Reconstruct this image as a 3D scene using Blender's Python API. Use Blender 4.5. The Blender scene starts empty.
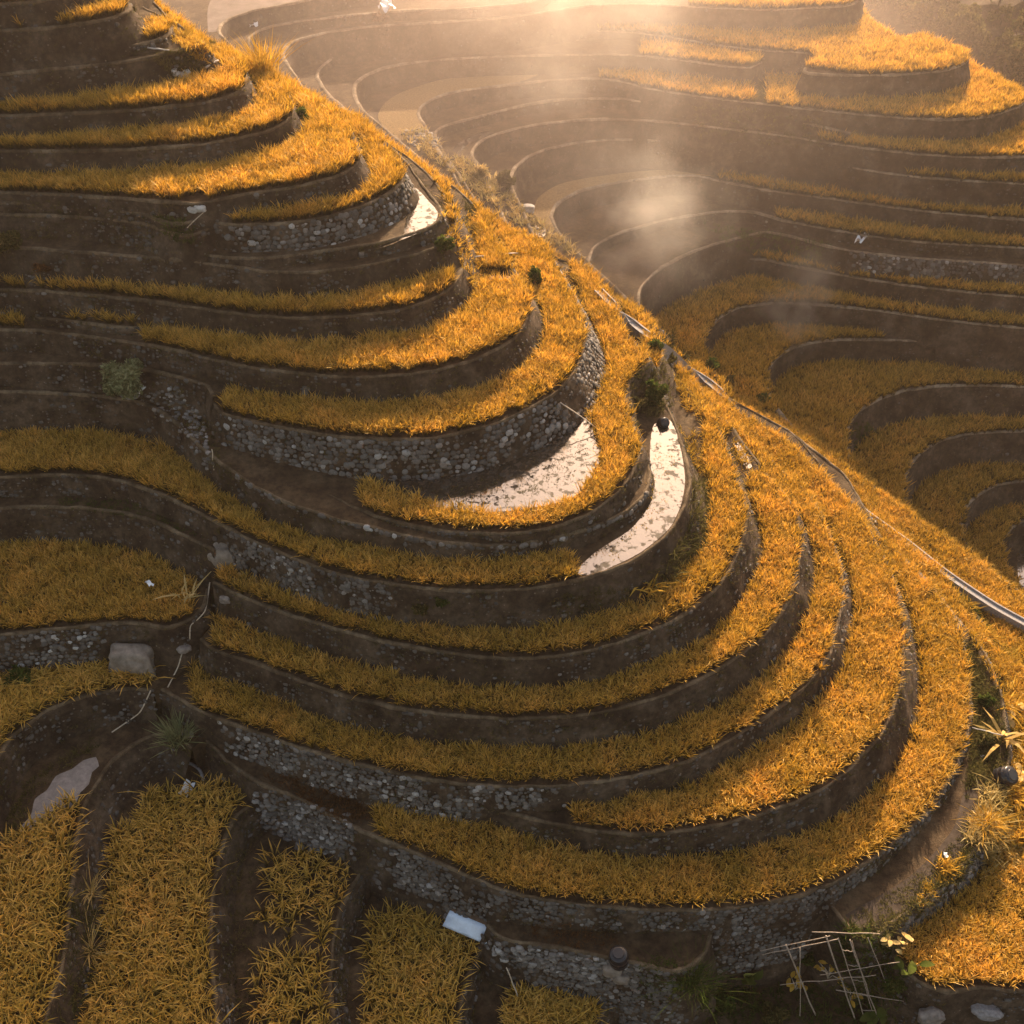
import bpy, math, random
import numpy as np
from mathutils import Vector, Matrix
from mathutils.geometry import tessellate_polygon
random.seed(7); rng = np.random.default_rng(11)
scene = bpy.context.scene
COL = scene.collection
PI = math.pi
# ------------------------------------------------------------------ camera
F = 1150.0; PITCH = math.radians(42); CAMZ = 54.6
cam_d = bpy.data.cameras.new('camera'); cam = bpy.data.objects.new('camera', cam_d); COL.objects.link(cam)
cam.location = (0, 0, CAMZ); cam.rotation_euler = (PI/2-PITCH, 0, 0)
cam_d.sensor_width = 36; cam_d.lens = 36*F/1024; cam_d.clip_end = 4000; cam_d.clip_start = 0.5
scene.camera = cam
CP, SP = math.cos(PITCH), math.sin(PITCH)
def ray(px, py):
    dx = (np.asarray(px, float)-512)/F; dy = (512-np.asarray(py, float))/F
    return np.stack([dx, dy*SP+CP, dy*CP-SP], -1)
def unproj(px, py, zf):
    """where the line of sight of a photograph point meets the ground plane zf"""
    d = ray(px, py); z = np.full(d.shape[:-1], zf.a)
    for _ in range(8):
        t = (z-CAMZ)/d[..., 2]; x = t*d[..., 0]; z = zf(x)
    t = (z-CAMZ)/d[..., 2]
    return np.stack([t*d[..., 0], t*d[..., 1], z], -1)
def proj(p):
    p = np.asarray(p, float); x, y, z = p[..., 0], p[..., 1], p[..., 2]-CAMZ
    dep = y*CP-z*SP; up = y*SP+z*CP
    return 512+F*x/dep, 512-F*up/dep
class Plane:
    def __init__(s, a, b=0.0, x0=0.0): s.a, s.b, s.x0 = a, b, x0
    def __call__(s, x): return s.a+s.b*(np.asarray(x)-s.x0)
# ------------------------------------------------------------------ terraces: rims traced as lines of constant height
SK = [(140,-20),(160,0),(172,12),(185,22),(198,34),(215,44),(240,54),(256,62),(280,75),(310,92),(340,110),(360,120),(380,132),
      (400,145),(420,158),(450,177),(480,200),(510,222),(540,240),(565,256),(600,281),(625,298),(645,310),(660,324),(674,338),
      (700,362),(720,380),(735,395),(768,413),(800,432),(830,455),(850,472),(875,487),(900,505),(930,527),(960,548),(1000,576),
      (1024,594),(1080,635)]
RS = [(1115,150),(1060,112),(1000,88),(962,62),(925,50),(895,40),(872,25),(855,5),(840,-60)]
def sk_tail(x_from, x_to, o=4):
    return [(x-o, y+o) for x, y in SK[::-1] if x_to <= x < x_from]
def sk_head(x_to, o=5):
    return [(x-o, y+o) for x, y in SK if x < x_to]
S = {}      # name -> dict
ORDER = []
def T(name, rim, kind='M', to=None, tail=None, rice=None, no=None, b=0.0, batter=None, stones=None, lab=None, rlab=None, dens=None):
    rim = list(rim)
    if kind[0] == 'A':      # run the hidden left end of a valley terrace on behind the ridge crest
        sx, sy = [p[0] for p in SK], [p[1] for p in SK]
        dx, dy = rim[0][0]-rim[1][0], rim[0][1]-rim[1][1]; L = math.hypot(dx, dy); x, y = rim[0]
        k = 0
        while y < np.interp(x, sx, sy)+9 and k < 30: x += dx/L*4; y += max(dy/L, 0.5)*4; k += 1
        if k: rim.insert(0, (x, y))
    S[name] = dict(name=name, rim=rim, kind=kind, tail=tail, rice=rice, no=no or [], b=b, batter=batter,
                   stones=stones or [], lab=lab, rlab=rlab, dens=dens)
    ORDER.append(name)
ALL = 'all'
T('M0', [(-40,8),(0,5),(30,3),(60,-2),(90,-10),(120,-22)], rice=ALL, tail=None, lab='top retaining wall in the upper left corner of the photo', rlab='rice at the very top left corner above every other crop')
T('M1', [(-40,33),(0,31),(45,29),(75,25),(105,20),(122,15),(131,10),(131,5),(125,-2),(115,-12)], rice=ALL,
  lab='grey earth wall below the uppermost curved rice strip, top left', rlab='uppermost curved strip of rice, ending in a hook at top left')
T('M2', [(-40,62),(25,57.5),(60,54),(100,50),(140,44.5),(160,40),(169,34),(173,27),(169,20),(160,15),(150,10),(140,4)], tail=(150,130),
  rice=[[(108,35),(172,22),(172,36),(150,42),(108,48)]], lab='bare earth wall under the pale hooked path at top left', rlab='short narrow rice strip inside the pale hooked path')
T('M3', [(-40,77),(0,75),(40,71),(80,67),(120,63),(150,58),(175,52),(192,47),(205,43)], tail=(200,130), rice=None,
  lab='dark bare wall under the thin yellow rim, top left')
T('M4', [(-40,117),(0,116.5),(50,115),(100,112.5),(150,109.5),(200,103.5),(230,97),(243,90),(248,80),(245,70),(236,60)], tail=(232,130), rice=ALL,
  lab='grey brown wall below the broad glowing rice field near top left', rlab='broad glowing rice field with rounded end below the dark bare wall')
T('M5', [(-40,151),(50,151.5),(100,151),(150,149),(200,145),(230,140),(256,135),(275,129),(289,120),(294,112),(293,104),(290,97),(284,88),(274,78)], tail=(268,130), rice=ALL, b=0.02,
  lab='dark wall under the thin pale rim line, above the widest top rice', rlab='sloping rice strip that wraps the bare battered nose, upper left')
T('M6', [(-40,191),(0,193),(60,195),(110,198),(160,202),(200,203.5),(230,198),(256,193),(280,190),(310,184),(340,176),(353,168),(360,160),(357,150),(352,140),(349,130),(344,120),(335,112)], tail=(332,130), rice=ALL, b=0.04,
  no=[[(186,197),(208,194),(208,206),(186,206)]], lab='low earth wall between two sunlit rice strips, upper left nose', rlab='wide sunlit rice field ending at the white rock pile')
T('M7L', [(-40,202),(0,203.5),(40,204),(90,207.5),(130,213),(150,217),(168,224),(185,224),(205,216)], kind='L', rice=None,
  lab='long low dark bank under the stone edged ditch at left')
T('M7', [(206,216),(212,222),(225,225),(240,225.5),(260,225.3),(290,223.5),(330,217),(365,206),(388,195),(402,184),(405,176),(400,166),(390,152),(378,138),(368,128),(360,120)], tail=(352,130), rice=ALL,
  stones=[(188,432,1.0)], lab='tall cobble stone wall under the pale curved rim, upper left', rlab='rice held by the tall cobble wall with pale curved rim')
T('M8L', [(-40,214),(0,215),(60,216.5),(110,220),(150,226),(172,234),(190,236),(210,228)], kind='L', rice=None,
  lab='grey sloping earth wall behind the bare brown terrace at left')
T('M8', [(200,254),(230,258.5),(260,259),(300,255),(340,249),(380,243),(412,235),(432,226),(443,217),(441,207),(432,196),(420,181),(408,164),(394,150)], tail=(385,200), rice=[[(400,140),(450,150),(460,215),(446,215),(420,180)]],
  lab='dark earth bank at the foot of the upper cobble wall')
T('M9', [(-40,244),(25,248.5),(100,254),(150,258),(197,262.5),(235,268),(267,272),(300,273),(320,272),(360,267.5),(390,260.5),(415,255),(437,247),(450,237),(456,222),(451,205),(440,189),(425,171),(412,160)], tail=(404,200), b=-0.035, rice=[[(420,160),(470,190),(470,240),(455,240),(445,200)]],
  lab='broad bare brown wall above the long straight rice strip, left')
T('M10', [(-40,289),(0,290),(40,291.5),(100,296.5),(160,303),(220,312),(256,316.5),(300,318.5),(350,316.5),(400,310),(430,301),(448,290),(458,279),(466,264),(467,245),(462,222),(455,203),(444,186),(432,174)], tail=(425,260), rice=ALL, b=-0.012, no=[[(455,225),(475,225),(475,290),(455,290)]],
  lab='earth wall below the long straight rice strip, mid left', rlab='long straight rice strip from the left edge to the shrubs')
T('M10b', [(34,311),(36,317.5),(60,320.5),(90,324.5),(120,327.5),(140,328.5)], kind='L', rice=[[(38,300),(136,314),(136,340),(38,330)]], lab='short low bank with white edging under a small rice patch', rlab='small isolated rice patch behind white edging at left')
T('M11', [(-40,329),(0,330),(35,331),(85,337),(130,343),(160,348),(180,352),(220,362),(256,369),(300,374),(350,377.5),(400,375.5),(440,370),(480,358),(512,341),(525,326),(531,310),(530,296),(524,284),(513,268),(502,250),(490,228),(480,212),(468,198)], tail=(462,260),
  rice=[[(143,318),(470,300),(480,180),(620,180),(620,420),(143,420)],[(-60,300),(22,312),(26,345),(-60,345)]], no=[[(478,272),(515,272),(515,285),(478,285)]],
  lab='curved earth wall under the glowing horseshoe rice field', rlab='glowing horseshoe rice field left of the rock blocks')
T('M12L', [(-40,363.5),(0,364),(50,364.3),(100,365),(140,370),(165,374),(190,381),(207,387),(213,398)], kind='L', rice=None,
  lab='wall beneath the round green shrub at left')
T('M12', [(208,388),(212,400),(217,411),(230,416.5),(256,423),(300,432),(350,438.5),(400,440.5),(440,437.5),(480,429),(512,418),(540,403.5),(560,390),(575,371),(584,350),(587,333),(583,317),(575,299),(565,279),(552,258),(540,243)], tail=(532,300), rice=ALL, no=[[(195,380),(216,380),(216,415),(195,415)]], batter=0.34,
  stones=[(217,604,1.0)], lab='great curved cobble wall standing over the flooded paddy', rlab='crescent of rice on top of the great cobble wall')
T('M13', [(214,452),(232,459),(256,469),(290,482.5),(320,493.5),(350,507),(380,518),(410,526.5),(450,532.5),(490,534.5),(530,532.5),(565,525),(592,513),(617,494),(634,472),(641,450),(635,428),(628,408),(627,391),(634,378),(645,368),(651,358),(640,348),(624,328),(612,303),(597,279),(586,268)], tail=(575,380),
  rice=[[(352,478),(380,489),(420,501),(445,511),(500,516),(545,511),(575,498),(592,478),(603,455),(596,436),(588,420),(596,380),(594,330),(560,250),(700,250),(700,560),(560,560),(440,545),(352,512)]],
  lab='low wall around the outer edge of the flooded paddy', rlab='curved rice fringe around the bright flooded paddy')
T('M14', [(-40,391),(0,392),(50,393.5),(100,397),(130,401),(155,409),(175,423),(195,442),(213,458),(235,474),(262,491),(300,508),(340,520),(380,530.5),(430,541.5),(480,546),(520,544.5),(560,538),(600,525),(630,510),(646,493),(651,477),(648,462),(641,446)], tail=None, rice=None, b=-0.06, batter=0.22,
  stones=[(225,652,0.35)], lab='plastered wall topped by a row of pale capstones', )
T('M15', [(-40,480),(0,477.5),(30,476.5),(60,475.5),(100,478),(130,484.5),(160,495),(190,509),(215,523),(240,535),(270,549),(300,562),(340,575),(380,583),(430,589.5),(480,591.5),(512,590),(545,587),(580,580.5),(610,571.5),(640,558),(660,543),(675,526),(685,507),(691,486),(689,466),(684,448),(677,429),(671,413),(664,398),(659,380),(660,366),(664,356)], tail=(655,480), rice=[[(-60,400),(560,540),(578,572),(584,600),(-60,600)],[(600,270),(720,385),(668,398),(652,372),(640,340)]], batter=0.25,
  stones=[(213,398,1.0)], lab='wall of packed rubble turning to dark earth below the long rice ribbon', rlab='long rice ribbon sweeping from the left edge below the capstone wall')
T('M16L', [(-40,510),(0,509),(40,507.5),(80,508.5),(120,513),(150,521),(175,532),(207,547),(214,552)], kind='L', rice=None,
  lab='wide grey wall behind the large left rice field')
T('M16', [(213,583),(230,592),(256,603),(300,619),(350,634),(400,645.5),(450,653.5),(480,657.5),(512,659.5),(560,656.5),(600,648.5),(640,636.5),(680,618),(710,596),(730,571),(742,545),(748,520),(745,500),(738,481),(732,463),(725,444),(718,427),(707,411),(688,389),(672,374)], tail=(664,520), rice=ALL, no=[[(664,375),(700,375),(705,470),(712,510),(705,555),(640,600),(660,520),(692,500)],[(600,560),(690,520),(700,545),(640,590)]],
  lab='dark curved wall below the first narrow ring of rice', rlab='first narrow rice ring below the dark bank of weeds')
T('M17', [(200,640),(213,650),(230,656),(256,664.5),(300,681),(350,697.5),(400,709),(450,716),(512,719.5),(560,717.5),(600,713),(640,704),(680,690),(720,669),(748,650),(770,631),(787,606),(796,580),(801,552),(800,528),(795,510),(786,495),(770,478),(758,462),(745,445),(733,428),(715,408),(698,388),(682,370)], tail=(672,520), rice=ALL, no=[[(196,600),(214,600),(214,660),(196,660)],[(726,432),(752,436),(760,474),(738,482)]],
  lab='dark curved wall between the second and third rice rings', rlab='second narrow rice ring of the big nose')
T('M18', [(160,690),(175,698),(195,709),(215,719),(235,726),(256,733),(281,742),(318,754),(356,765),(400,775),(450,783.5),(512,787.5),(562,786),(620,779.5),(664,770),(699,757),(734,738),(769,716),(805,688),(829,657),(838,626),(844,598),(844,578),(838,556),(830,535),(819,508),(798,484),(775,464),(755,445),(735,424),(715,401),(695,380)], tail=(683,520), rice=ALL, no=[[(100,640),(190,670),(195,705),(150,700)]],
  stones=[(215,570,0.95)], lab='long wall with cobbles at its left end, under the third rice ring', rlab='third rice ring, longest one, starting beside the spiky bush')
T('M19', [(440,798),(470,806),(500,812),(530,819),(560,826),(600,833),(640,835.5),(680,832.5),(720,825.5),(768,813),(800,801),(830,785),(852,767),(875,744),(890,719),(900,690),(905,660),(904,630),(900,602),(894,580),(885,559),(875,540),(865,521),(853,504),(835,486),(815,467),(795,447),(765,428),(740,412)], tail=(722,520), rice=[[(572,780),(700,700),(760,380),(1100,380),(1100,900),(572,900)],[(690,360),(800,360),(800,560),(690,500)]],
  lab='narrow curved bank above the largest bottom rice field', rlab='tapering rice crescent between two dark curved walls, lower right')
T('M20', [(205,740),(225,760),(246,776),(262,785),(278,792),(310,805),(345,824),(375,838),(400,848),(430,861),(470,878),(512,893.5),(560,903),(620,909.5),(680,911.5),(720,910),(768,903.5),(805,895),(842,879),(880,855),(912,828),(940,796),(957,767),(968,735),(972,705),(970,675),(964,642),(953,614),(930,585),(903,557),(882,539),(868,524),(850,504)], tail=(828,560), rice=[[(376,800),(600,820),(900,600),(840,480),(760,400),(1100,380),(1100,960),(600,950),(376,860)]], b=-0.06,
  stones=[(262,362,0.9),(375,735,0.75)], batter=0.33, lab='biggest outer wall with dark cobbles, bottom of the terraced nose', rlab='widest rice belt around the foot of the nose')
T('K1', [(487,925),(500,938),(530,945),(560,950),(600,957),(640,966),(668,972),(690,968),(706,952),(712,935)], kind='K', rice=None, stones=[(480,700,1.0)], batter=0.3, lab='short cobble wall beside the black drum, bottom centre')
T('M21', [(832,908),(848,928),(866,938),(880,934),(897,921),(925,900),(950,880),(972,856),(988,834),(999,808),(1006,782),(1010,757),(1008,735),(1005,712),(998,682),(985,652),(968,630),(950,608),(932,586),(905,558),(884,540)], tail=(860,560), rice=[[(940,590),(960,590),(995,640),(1010,700),(1000,700),(985,665)]], stones=[(860,1012,0.9)], batter=0.25,
  lab='dark stone wall holding the muddy pool terrace, lower right', rlab='thin scrappy rice edge beside the dark gap at right')
T('M22', [(893,955),(900,968),(920,983),(945,993),(985,988),(1024,992),(1100,965),(1150,860),(1110,760),(1050,695),(1020,664),(998,642),(975,612),(948,576),(920,553),(893,532),(870,514)], tail=(848,560), rice=ALL, no=[[(985,660),(1015,700),(1020,800),(985,850),(940,900),(900,940),(940,850),(975,750)],[(940,575),(962,575),(1024,650),(1024,675),(990,650)]],
  lab='shadowed bank at the bottom right corner', rlab='shaggy rice at the lower right edge of the photo')
T('M23', [(1180,760),(1100,665),(1060,642),(1024,622),(998,608),(975,593),(943,571),(908,543),(865,512),(843,493),(823,473),(800,449),(768,430),(737,412),(719,394)], tail=(705,560), rice=ALL, no=[[(905,540),(935,560),(1000,640),(960,605),(905,556)]], kind='R',
  lab='hidden bank carrying the grey channel along the ridge', rlab='sunlit rice between the grey channel and the nose rings')
T('M24', [(1190,730),(1110,652),(1060,618),(1024,594),(1000,576),(960,548),(930,527),(900,505),(875,487),(850,472),(830,455),(800,432),(768,413),(735,395)], tail=(720,560), rice=ALL, kind='R',
  lab='outermost bank along the far side of the ridge crest', rlab='outermost sunlit rice along the ridge crest')
# lower left hollow
T('L1', [(-40,640),(0,636),(40,631.5),(80,627),(120,624),(145,625),(165,628.5),(180,625),(195,616),(206,604),(209,590)], kind='L', rice=ALL, no=[[(202,560),(225,560),(225,640),(190,630)]],
  stones=[(-40,112,0.8)], lab='dark cobble wall with a pale rock slab at its right end', rlab='large flat rice field at the left edge above the slab wall')
T('L2', [(152,690),(125,690),(100,693),(75,700),(50,710),(25,727),(12,738),(0,755),(-12,778),(-25,815),(-35,870)], kind='LL', rice=ALL, no=[[(150,660),(240,660),(240,720),(150,700)]], batter=0.35,
  lab='arched dark wall over the pale mud patch, lower left', rlab='untidy rice on the arched terrace at the left edge')
T('L3', [(192,748),(175,738),(155,736),(132,747),(110,766),(94,788),(82,816),(76,848),(75,878),(71,908),(68,940),(64,962),(55,993),(46,1024),(34,1062)], kind='LL', rice=[[(48,822),(70,800),(90,810),(80,1100),(-60,1100),(-60,900),(10,840)]], batter=0.62, dens=0.47,
  lab='wide sloping bank right of the pale mud patch', rlab='bright ragged rice in the bottom left corner')
T('L4', [(284,790),(268,797),(255,804),(238,816),(226,840),(218,868),(213,898),(212,930),(214,968),(218,1018),(222,1062)], kind='LL', rice=ALL, no=[[(100,700),(210,790),(150,795),(132,830),(100,830)],[(215,740),(300,780),(250,800),(205,778)]], batter=0.55, dens=0.47,
  lab='tall curved bank right of the white scrap and rice column', rlab='tall column of rice below the small white scrap')
T('L5', [(394,846),(380,855),(368,865),(353,888),(341,916),(334,943),(332,980),(335,1022),(338,1062)], kind='LL', rice=[[(300,850),(345,852),(360,862),(330,1080),(300,1080),(320,940)],[(268,860),(300,855),(312,900),(290,940),(262,925)],[(258,960),(335,950),(335,1090),(256,1090)]], batter=0.5, dens=0.62,
  lab='curved bank right of the sparse broken rice', rlab='sparse broken rice lying over brown mud')
T('L6', [(505,930),(493,937),(483,950),(474,966),(466,984),(461,1018),(462,1062)], kind='LL', rice=[[(372,920),(420,912),(478,938),(462,1090),(362,1090)]], batter=0.4, dens=0.47,
  lab='short curved bank right of the rice below the blue tarp box', rlab='rice thicket right below the blue tarp box')
T('L7', [(655,985),(640,987),(629,991),(612,1005),(600,1020),(596,1045),(598,1062)], kind='LL', rice=[[(510,985),(590,975),(600,990),(598,1090),(500,1090)]], batter=0.4, dens=0.34,
  lab='pale rimmed bank at the bottom edge, centre right', rlab='small rice patch at the bottom edge beside the leaning pole')
# amphitheatre across the valley
T('R1', [(1040,605),(1020,585),(1008,567),(1003,553),(1004,540),(1013,528),(1024,521.5),(1060,516),(1110,514)], kind='A', rice=ALL, lab='innermost dark bowl wall at the right edge', rlab='innermost curved rice in the valley bowl')
T('R2', [(1000,585),(988,572),(977,559),(968,545),(963,530),(964,517),(969,505),(980,495),(993,487),(1010,483),(1024,481.5),(1060,479),(1110,478)], kind='A', rice=ALL, lab='second dark bowl wall counting out from the valley bottom', rlab='second rice curve from the bottom of the valley bowl')
T('R3', [(925,530),(913,514),(906,502),(904,488),(908,472),(919,456),(938,442.5),(963,435.5),(993,432.5),(1024,431.5),(1060,431),(1110,431)], kind='A', rice=ALL, lab='third bowl wall, dark, with a rounded left end', rlab='thin rice curve beneath the mossy dark wall')
T('R4', [(885,497),(869,481),(858,471),(850,457),(847,441),(850,426),(861,411),(880,400),(903,392),(928,387.5),(955,386),(988,386),(1024,387.5),(1060,389),(1110,391)], kind='A', rice=[[(850,400),(1120,360),(1120,500),(850,560)],[(700,300),(860,340),(1120,340),(1120,400),(850,420),(850,520),(700,500)]], lab='tall dark wall with green moss on its left end', rlab='large rice lobe above the mossy dark wall')
T('R5', [(790,422),(778,408),(770,394),(768,377),(774,362),(789,350.5),(810,343.8),(835,340.8),(868,340),(908,341),(943,343.8),(988,348),(1024,351.5),(1060,354),(1110,358)], kind='A', rice=[[(690,300),(882,318),(880,345),(780,400),(760,460),(690,400)]], lab='bowl wall below the bare brown strip at right', rlab='tapering rice lobe that ends beside the bare brown strip')
T('R6', [(715,372),(707,358),(704,346),(709,331),(719,319),(737,309),(768,304),(793,303.8),(823,305.8),(855,308.5),(888,312.5),(930,318.8),(980,324.5),(1024,328.5),(1060,331),(1110,334)], kind='A', rice=ALL, lab='bowl wall behind the tapering rice lobe', rlab='rice lobe with a long thin tail to the right edge')
T('R7', [(632,308),(627,296),(637,283.5),(652,275),(674,264),(700,258.5),(737,258.5),(768,261),(793,266.5),(838,275),(880,282),(930,288.7),(980,293.7),(1024,297.5),(1060,300),(1110,303)], kind='A', rice=[[(752,246),(830,255),(1120,280),(1120,310),(752,270)]], lab='wall sweeping from the ridge to the right edge behind the upper rice lobe', rlab='straight rice strip below the rubble wall at right')
T('R8b', [(640,305),(641,290),(652,276),(668,265),(699,250),(734,239.5),(765,233),(790,237),(820,245),(850,251),(880,255),(918,258.8),(968,262),(1024,265.8),(1110,270)], kind='A', rice=None, stones=[(850,1110,0.7)], lab='rubble wall of small grey stones at right')
T('R8', [(590,262),(594,249),(606,240),(625,232),(662,221.5),(687,216.5),(725,212),(755,213),(780,220),(830,230),(880,238),(930,243.2),(980,246.2),(1024,248.2),(1110,252)], kind='A', rice=[[(776,205),(1120,225),(1120,262),(776,235)]], lab='dark wall beside the small white sheet across the valley', rlab='rice strip just above the small white sheet')
T('R9', [(585,258),(568,242),(557,228),(553,217),(555,209),(565,199.5),(582,191),(612,184),(642,179.5),(672,176.5),(695,176),(720,181.5),(770,191),(840,200.5),(910,210),(970,216),(1024,220),(1110,225)], kind='A', rice=[[(718,165),(1120,195),(1120,235),(718,200)]], lab='curved wall below the stubble field across the valley', rlab='rice strip that starts right of the stubble field')
T('R10', [(530,225),(521,204),(514,190),(512,177),(517,167),(529,157),(549,149),(582,142.5),(617,140),(652,140.5),(687,144),(725,148.5),(768,153),(798,158),(835,164.5),(868,171),(905,176),(955,180.5),(1024,184),(1110,188)], kind='A', rice=[[(905,166),(1120,170),(1120,195),(905,180)]], lab='wide brown wall with a pale continuous rim across the valley', rlab='hair thin rice line on the pale rim at right')
T('R11', [(490,186),(480,165),(473,155),(476,147),(486,139),(506,131.5),(537,125),(575,121),(612,119.5),(650,121),(690,125),(740,131),(790,137),(820,142),(868,149),(918,154.5),(980,158),(1024,157),(1110,150)], kind='A', rice=[[(818,120),(1120,120),(1120,170),(818,150)]], lab='wall in the mist with a white puddle near its left end', rlab='rice strip beginning at the rocky gully, upper right')
T('R12', [(450,160),(438,142),(436,133),(446,126),(463,121),(481,116.5),(512,108.5),(545,102),(580,99),(620,99.5),(662,104),(700,109),(740,114),(768,118.8),(807,124.3),(830,129),(850,134)], kind='A', rice=None, lab='thin rimmed wall with a short white edge, in the mist')
T('R13', [(440,150),(425,124),(420,114),(422,107),(436,98),(456,92),(481,88.5),(512,85),(550,80.5),(587,79),(617,81),(650,89),(687,95),(725,100),(768,105),(818,110.5),(868,115.5),(918,119.2),(955,120),(993,116),(1016,108),(1027,100),(1022,92),(1000,82)], kind='A2', rice=[[(600,60),(752,80),(752,110),(600,95)],[(766,70),(1060,60),(1060,130),(766,115)]], lab='wall around the golden brown empty paddy, upper centre', rlab='sunlit rice tongue below the large hilltop field, right')
T('R14', [(385,128),(366,112),(357,97),(357,84),(368,75),(388,67.5),(416,62.5),(451,59.5),(512,56.5),(560,55.5),(612,55),(650,57),(687,61.5),(725,66.5),(750,68),(762,62)], kind='A2x', rice=[[(640,45),(760,55),(760,68),(640,56)]], lab='long misty wall second from the top centre', rlab='faint rice line in the mist near the top')
T('R15', [(345,108),(328,92),(319,78),(320,70),(331,60),(348,52.5),(376,46.5),(406,41.5),(456,35.5),(512,31.5),(560,30.5),(620,32),(655,35.5),(687,40.5),(725,46.5),(768,51),(803,53),(815,56.5),(812,63),(803,71),(818,74.5),(855,75.8),(905,74.8),(943,71),(962,65),(969,59),(967,53),(950,48),(925,39)], kind='A2', rice=[[(560,2),(1000,-20),(1000,90),(560,42)]], lab='wall under the large golden hilltop field', rlab='large golden hilltop field, upper right')
T('R16', [(300,82),(290,66),(284,54),(290,44),(303,39),(331,32),(376,26.5),(418,24),(463,21),(512,17),(560,10),(600,5),(650,4.5),(700,7.5),(768,10),(805,8.5),(843,6.3),(856,3),(862,-4),(858,-14)], kind='A2', rice=[[(690,-20),(900,-20),(900,20),(690,10)]], lab='uppermost wall of the far hill below the top edge', rlab='rice tip cut by the top edge of the photo')
T('R17', [(262,62),(252,47),(250,38),(258,32),(271,27),(306,21),(356,15),(406,11),(468,8.5),(530,2),(560,-12)], kind='A2', rice=None, lab='far wall behind the pale spiky bush')
T('R18', [(236,50),(225,38),(220,31),(223,24),(233,18),(256,10.5),(293,3.5),(320,-2),(380,-12)], kind='A2', rice=None, lab='far wall around the pinkish mud terrace')
# ---- heights: (upper, lower, x, y_rim_of_upper, y_visible_foot, rice at foot)
REF = [
 ('M12','M13','up',400,440,481,0),('M11','M12','up',350,377,401,1),('M10','M11','up',300,318,341,1),('M9','M10','up',300,272,297,1),
 ('M8','M9','up',300,255,265,0),('M7','M8','up',300,223,250,0),('M6','M7','up',280,190,207,1),('M5','M6','up',100,151,171,1),
 ('M4','M5','up',60,115,134,1),('M3','M4','up',60,69,95,1),('M2','M3','up',60,54,64,0),('M1','M2','up',115,20,41,1),('M0','M1','up',0,5,20,1),
 ('M13','M14','dn',480,534,541,0),('M14','M15','dn',450,543,560,1),('M15','M16','dn',450,590,629,1),('M16','M17','dn',450,653,684,1),
 ('M17','M18','dn',450,715,747,1),('M18','M19','dn',640,776,798,1),('M19','M20','dn',640,835,861,1),('M20','K1','dn',620,909,935,0),
 ('M20','M21','dn',620,909,936,0),('M21','M22','dn',940,888,910,0),('M22','M23','dh',0.9,0,0,0),('M23','M24','dh',1.1,0,0,0),
 ('M8L','M9','up',60,216,238,0),('M7L','M8L','up',60,205,214,0),
 ('M10b','M11','up',85,323,330,0),('M12L','M14','up',50,364,390,0),
 ('M15','M16L','dn',60,476,497,0),('M16L','L1','dn',60,508,542,1),('L1','L2','dh',3.5,0,0,0),('L2','L3','dh',2.7,0,0,0),
 ('L3','L4','dh',2.5,0,0,0),('L4','L5','dh',2.1,0,0,0),('L5','L6','dh',1.9,0,0,0),('L6','L7','dh',1.8,0,0,0),
 ('R4','R3','up',960,386,420,0),('R3','R2','dn',1000,432,463,1),('R2','R1','dn',1010,482,505,1),
 ('R5','R4','up',940,343,364,1),('R6','R5','up',820,305,325,1),('R7','R6','up',900,285,302,1),('R8b','R7','up',950,261,280,1),
 ('R8','R8b','up',950,244,254,0),('R9','R8','up',900,209.5,225,1),('R10','R9','up',950,180,204,1),('R11','R10','up',900,152.5,173,0),
 ('R12','R11','up',700,109,119,0),('R13','R11','up',900,118,138,1),('R14','R13','up',600,55,74,0),('R15','R13','up',900,75,97,1),
 ('R16','R15','up',800,8.5,29,1),('R17','R16','up',370,14,24,0),('R18','R17','up',290,4,20,0),
]
RICE_H = 0.8
for n in ORDER: S[n]['zf'] = None
S['M13']['zf'] = Plane(0.0); S['R3']['zf'] = Plane(-29.0)
def foot_y(zu, h, x, y):
    p = unproj(x, y, Plane(zu)); hd = -np.array([p[0], p[1]])/math.hypot(p[0], p[1])
    return p, hd
def solve(known_upper, z, x, yr, yf, rice, b):
    lo, hi = 0.05, 14.0
    for _ in range(50):
        h = (lo+hi)/2; zu = z if known_upper else z+h
        p, hd = foot_y(zu, h, x, yr)
        q = np.array([p[0]+hd[0]*b*h, p[1]+hd[1]*b*h, zu-h])
        if rice: q = q+np.array([hd[0]*0.35, hd[1]*0.35, RICE_H])
        py = proj(q)[1]
        if py > yf: hi = h
        else: lo = h
    return (lo+hi)/2
for u, l, mode, x, yr, yf, rice in REF:
    b = S[u]['batter'] or 0.3
    if mode == 'dh':
        S[l]['zf'] = Plane(S[u]['zf'].a-x); continue
    if mode == 'dn':
        zfu = S[u]['zf']; z = float(unproj(x, yr, zfu)[2]); h = solve(True, z, x, yr, yf, rice, b)
        xw = float(unproj(x, yr, Plane(z))[0]); S[l]['zf'] = Plane(z-h, S[l]['b'], xw)
    else:
        zfl = S[l]['zf']; xw = 0
        for _ in range(3):
            z = float(zfl(xw)); h = solve(False, z, x, yr, yf, rice, b); xw = float(unproj(x, yr, Plane(z+h))[0])
        S[u]['zf'] = Plane(z+h, S[u]['b'], xw)
    S[l if mode == 'dn' else u]['h'] = h
ZP0 = S['R1']['zf'].a-2.6
S['K1']['zf'].a += 0.02
ZG = min(S['L7']['zf'].a, S['M22']['zf'].a)-3.0
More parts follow.
